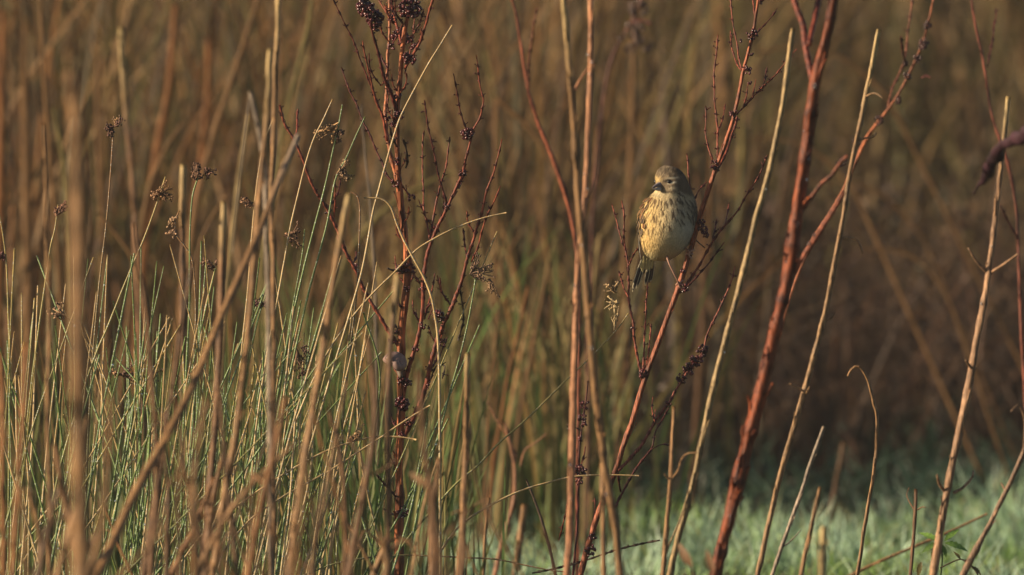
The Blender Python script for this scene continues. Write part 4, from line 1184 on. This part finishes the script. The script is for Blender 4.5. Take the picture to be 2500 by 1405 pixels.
    for _ in range(80):        # fine flecks of the crown
        x0 = random.uniform(1600, 1668); y0 = random.uniform(406, 432)
        m = np.exp(-((X - x0 + (Y - y0) * .5) / 1.3) ** 2) * np.exp(-((Y - y0) / 3.2) ** 2) * random.uniform(.4, .9)
        Cc = lerp(Cc, (.34, .26, .16) if random.random() < .45 else (.07, .05, .035), m)
    Cc = np.clip(Cc * (1 + nrm_noise(.10)[..., None]), .02, .85)

    b = MB()
    V = CC + (d + Zd[..., None] * sc) * (CF + ((X - 1250) / F)[..., None] * CR + ((702.5 - Y) / F)[..., None] * CU)
    nY = len(ys)
    i = np.arange(nY - 1)[:, None] * nA; j = np.arange(nA)[None, :]
    q = np.stack([i + j, i + (j + 1) % nA, i + nA + (j + 1) % nA, i + nA + j], -1).reshape(-1, 4)
    v = V.reshape(-1, 3); c = Cc.reshape(-1, 3)
    top = len(v)
    v = np.vstack([v, V[0].mean(0), V[-1].mean(0)]); c = np.vstack([c, Cc[0, :1], Cc[-1, :1]])
    jj = np.arange(nA)
    q = np.vstack([q, np.stack([jj, (jj + 1) % nA, np.full(nA, top), np.full(nA, top)], -1),
                   np.stack([(nY - 1) * nA + (jj + 1) % nA, (nY - 1) * nA + jj, np.full(nA, top + 1), np.full(nA, top + 1)], -1)])
    b.add(v, q, c)

    # short lifted barbs all over: they roughen the surface and fray the outline
    gy = np.gradient(V, axis=0); ga = np.gradient(V, axis=1)
    Nn = np.cross(gy, ga); Nn /= np.linalg.norm(Nn, axis=2)[..., None] + 1e-12
    cen = V.mean(1, keepdims=True)
    flip = np.sign(((V - cen) * Nn).sum(2, keepdims=True)); Nn = Nn * np.where(flip == 0, 1, flip)
    down = gy / (np.linalg.norm(gy, axis=2)[..., None] + 1e-12)
    side = np.cross(down, Nn)
    nb = 9000
    iy = rng.integers(6, nY - 4, nb); ia = rng.integers(0, nA, nb)
    Lb = rng.uniform(4.5, 10, nb) * sc * np.where(ys[iy] < 470, .55, 1)
    wb = rng.uniform(.45, .95, nb) * sc
    keep = ~((np.abs(X[iy, ia] - 1634) < 15) & (np.abs(Y[iy, ia] - 441) < 10))
    iy, ia, Lb, wb = iy[keep], ia[keep], Lb[keep], wb[keep]; nb = len(iy)
    p0 = V[iy, ia]
    dd_ = down[iy, ia] + Nn[iy, ia] * rng.uniform(.08, .30, nb)[:, None] + side[iy, ia] * rng.normal(0, .10, nb)[:, None]
    tip = p0 + dd_ * Lb[:, None]
    mid = p0 + dd_ * Lb[:, None] * .5 + Nn[iy, ia] * (.5 * sc)
    s_ = side[iy, ia] * wb[:, None]
    vv = np.stack([p0 - s_, p0 + s_, mid + s_ * .8, mid - s_ * .8, tip], 1).reshape(-1, 3)
    cb = Cc[iy, ia] * rng.uniform(.88, 1.12, nb)[:, None]
    k5 = np.arange(nb) * 5
    qq = np.vstack([np.stack([k5, k5 + 1, k5 + 2, k5 + 3], -1), np.stack([k5 + 3, k5 + 2, k5 + 4, k5 + 4], -1)])
    b.add(vv, qq, np.repeat(np.clip(cb, .015, .85), 5, axis=0))
    foot = Q(1657, 690, -6)
    o = b.build("bird", M_BIRD, origin=foot)
    tag(o, "small streaky brown and buff finch perched on the leaning red dock stem", "bird")

    # --- feathers as tapered vaned blades
    def feather(mb, p, dr, nn, L, W, cm, ce, curve=.1, tipw=.35):
        dr = dr / np.linalg.norm(dr); s = np.cross(dr, nn); s /= np.linalg.norm(s); n2 = np.cross(s, dr)
        us = np.linspace(0, 1, 7)
        top_, rws, cl = None, [], []
        for u in us:
            w = W * .5 * (min(1, .35 + u * 2.2)) * (1 if u < .75 else math.sqrt(max(0, 1 - ((u - .75) / .25) ** 2)) * (1 - tipw) + tipw * (1 - u) * 4 * (1 - .0)) + 1e-6
            cen_ = p + dr * L * u + n2 * L * curve * u * (1 - u)
            rws += [cen_ - s * w, cen_ - s * w * .5 + n2 * w * .18, cen_ + n2 * w * .3, cen_ + s * w * .5 + n2 * w * .18, cen_ + s * w]
            e = np.array(ce); m_ = np.array(cm)
            tipmix = .75 if u > .9 else 0
            cl += [e, m_ * .92 * (1 - tipmix) + e * tipmix, m_ * (1 - tipmix) + e * tipmix, m_ * .92 * (1 - tipmix) + e * tipmix, e]
        q_ = [(5 * a + c_, 5 * a + c_ + 1, 5 * a + c_ + 6, 5 * a + c_ + 5) for a in range(6) for c_ in range(4)]
        mb.add(rws, q_, np.array(cl))

    def surf(x, y, side_sign=-1, lift=0):
        """point and outward normal of the body's camera side at picture pixel x, y"""
        k = int(np.clip(np.searchsorted(ys, y), 1, nY - 2))
        u = np.clip((x - cx[k]) / hw[k], -.995, .995)
        a = math.acos(u)                        # 0..pi ; the camera side has sin < 0
        ia_ = int(round((2 * math.pi - a) / (2 * math.pi) * nA)) % nA
        return V[k, ia_] + Nn[k, ia_] * lift * sc, Nn[k, ia_], down[k, ia_]

    def surf_a(a, y, lift=0):
        k = int(np.clip(np.searchsorted(ys, y), 1, nY - 2))
        ia_ = int(round(a / (2 * math.pi) * nA)) % nA
        return V[k, ia_] + Nn[k, ia_] * lift * sc, Nn[k, ia_], down[k, ia_]

    # folded wing on the lit side: coverts above, long primaries below
    W1 = MB()
    random.seed(9)
    for row in range(9):
        y = 486 + row * 11.5
        a_front = math.radians(180 + np.interp(y, [486, 505, 525, 550, 570, 600], [44, 36, 41, 38, 22, 10]))
        a_back = math.radians(110)
        m = 9
        for k in range(m):
            a = a_back + (a_front - a_back) * (k + random.uniform(.2, .8)) / m
            p, nn, dn = surf_a(a, y + random.uniform(-3, 3), 1.8)
            L = random.uniform(15, 21) * sc; W = random.uniform(8.5, 12) * sc
            if row == 4 and k > 5: cm, ce = (.035, .026, .02), (.30, .2, .1)
            elif row > 5: cm, ce = (.07, .05, .035), (.36, .27, .15)
            else: cm, ce = (np.array((.16, .065, .025)) if random.random() < .5 else np.array((.06, .035, .02))) * random.uniform(.7, 1.3), (.40, .27, .12)
            feather(W1, p, dn + nn * .10 + rng.normal(size=3) * .08, nn, L, W, cm, ce, .05)
    for k in range(8):
        a = math.radians(150 + k * 5.6)
        p, nn, dn = surf_a(a, 566 + k * 2, 1.0 + .5 * k)
        tipp = Q(1559 + k * .7, 612 + k * 3.2, 22 + (7 - k) * 3)
        feather(W1, p, tipp - p, nn, np.linalg.norm(tipp - p) * 1.05, 7.5 * sc, (.045, .036, .03), (.5, .45, .36) if k % 2 else (.2, .15, .1), .04)
    W1.build("wing", M_BIRD, o)
    W2 = MB()
    for row in range(9):
        y = 492 + row * 11
        for k in range(5):
            a = math.radians(330 + k * 16 + random.uniform(-3, 3) + (6 if row > 5 else 0))
            p, nn, dn = surf_a(a, y + random.uniform(-3, 3), 1.2)
            if a < math.radians(342) and row > 4: continue
            feather(W2, p, dn + nn * .06, nn, random.uniform(15, 20) * sc, random.uniform(7, 10) * sc, np.array((.09, .065, .045)) * random.uniform(.7, 1.4), (.34, .29, .2), .05)
    W2.build("wing", M_BIRD, o)

    # tail: forked, dark feathers with pale edges
    T = MB()
    for k, (xr, yr, xt, yt, w) in enumerate([(1571, 626, 1544, 714, 11), (1576, 628, 1553, 706, 10), (1579, 628, 1561, 684, 8), (1583, 630, 1569, 672, 7), (1588, 630, 1575, 698, 10), (1592, 630, 1584, 692, 9), (1595, 630, 1589, 690, 10)]):
        p = Q(xr, yr, 26 + k); t_ = Q(xt, yt, 52 + k * .8)
        feather(T, p, t_ - p, -CF, np.linalg.norm(t_ - p), w * sc, (.05, .042, .036), (.72, .64, .44) if k in (0, 1, 4, 6) else (.22, .18, .12), .02)
    for k in range(30):   # under-tail coverts
        x = random.uniform(1570, 1596); p = Q(x, random.uniform(622, 636), 20 + random.uniform(-6, 4)); t_ = Q(x - random.uniform(2, 8), random.uniform(644, 668), 32)
        feather(T, p, t_ - p, -CF, np.linalg.norm(t_ - p), random.uniform(4, 7) * sc, (.52, .42, .18), (.5, .42, .24), .02)
    T.build("tail", M_BIRD, o)

    # bill: two mandibles
    for nm, (bx, by, bz), (tx, ty, tz), rr, colr in (("upper_beak", (1614, 451, -26), (1591, 460, -44), (7.4, 5.8), (.24, .20, .205)), ("lower_beak", (1613, 461, -25), (1592.5, 461.5, -43), (6.0, 4.2), (.50, .44, .40))):
        Bk = MB()
        u = np.linspace(0, 1, 12)
        pts = np.array([Q(bx + (tx - bx) * t, by + (ty - by) * t - (2.2 * math.sin(math.pi * t) if nm == "upper_beak" else -1.2 * math.sin(math.pi * t)), bz + (tz - bz) * t) for t in u])
        rad = rr[0] * sc * (1 - u ** 1.25) * .98 + .35 * sc
        cols = np.array(colr)[None, :] * (1 - .25 * u[:, None])
        Bk.tube(pts, rad, cols, 14, rr[1] / rr[0])
        Bk.build(nm, M_HORN, o)
    # eyes
    for (x, y, sgn) in ((1634, 443, 1), (None, None, -1)):
        E = MB()
        if x is not None:
            p, nn, _ = surf(x, y)
            p = p - nn * 1.2 * sc
        else:
            p, nn, _ = surf_a(math.radians(185), 443)
            p = p - nn * 2.0 * sc
        nu, nv = 16, 10
        th = np.linspace(0, math.pi, nv + 1); ph = np.arange(nu) * 2 * math.pi / nu
        dv = np.stack([np.outer(np.sin(th), np.cos(ph)), np.outer(np.sin(th), np.sin(ph)), np.outer(np.cos(th), np.ones(nu))], -1).reshape(-1, 3)
        i = np.arange(nv)[:, None] * nu; j = np.arange(nu)[None, :]
        E.add(p + dv * 5.6 * sc, np.stack([i + j, i + (j + 1) % nu, i + nu + (j + 1) % nu, i + nu + j], -1).reshape(-1, 4), (.012, .009, .008))
        E.build("eye", M_EYE, o)
    # legs: tarsus and toes closed round the stem
    st_pt = lambda y: np.interp(y, [483, 528, 603, 682, 785], [1723, 1708, 1689, 1664, 1626])

    def leg(path, yc, r_px):
        Lg = MB()
        s = spline(np.array(path, float), 3)
        Lg.tube(np.array([Q(*r_) for r_ in s[:, :3]]), .5 * s[:, 3] * sc, (.30, .16, .11), 8)
        fx, fy, fz = s[-1, :3]
        for (t0, y_off, a0, a1) in ((0, -9, -120, 40), (0, 1, -130, 55), (0, 10, -120, 45), (0, 3, -130, -300)):
            pts = [Q(fx, fy, fz)]
            for k in range(1, 8):
                a = math.radians(a0 + (a1 - a0) * k / 7)
                yy = yc + y_off * min(1, k / 3)
                pts.append(Q(st_pt(yy) + math.cos(a) * (r_px + 1.6), yy, math.sin(a) * (r_px + 1.6)))
            Lg.tube(np.array(pts), np.array([2.5, 2.4, 2.3, 2.1, 2.0, 1.8, 1.3, .6]) * sc, np.vstack([np.tile((.38, .21, .15), (6, 1)), np.tile((.06, .04, .03), (2, 1))]), 7)
        Lg.build("leg", M_LEG, o)
    leg([(1628, 626, -2, 7), (1634, 645, -10, 4.2), (1642, 662, -13, 3.6), (1651, 680, -12, 3.4), (1656, 690, -9, 3.6)], 694, 6.5)
    leg([(1664, 600, 4, 6), (1672, 606, 0, 4), (1681, 612, -6, 3.4), (1686, 618, -8, 3.4)], 620, 6.5)


bird()


# ------------------------------------------------------------------ thin haze added to lift the dark tones
def haze():
    me = bpy.data.meshes.new("haze")
    x, y0, y1, z0, z1 = 640, -90, 930, -1.1, 1.75
    v = [(a, b, c) for a in (-x, x) for b in (y0, y1) for c in (z0, z1)]
    me.from_pydata(v, [], [(0, 1, 3, 2), (4, 6, 7, 5), (0, 4, 5, 1), (2, 3, 7, 6), (0, 2, 6, 4), (1, 5, 7, 3)])
    m = bpy.data.materials.new("lift_haze")
    m.use_nodes = True
    nt = m.node_tree
    nt.nodes.remove(nt.nodes["Principled BSDF"])
    pv = nt.nodes.new("ShaderNodeVolumePrincipled")
    pv.inputs["Color"].default_value = (.9, .92, .95, 1)
    pv.inputs["Density"].default_value = HAZE
    pv.inputs["Anisotropy"].default_value = .2
    nt.links.new(pv.outputs[0], nt.nodes["Material Output"].inputs["Volume"])
    me.materials.append(m)
    o = bpy.data.objects.new("haze", me)
    COL.objects.link(o)
    tag(o, "thin haze added over the meadow to lift the dark tones", kind="stuff")


HAZE = 0.001
haze()

for ob in bpy.data.objects:
    if "_o" in ob: del ob["_o"]
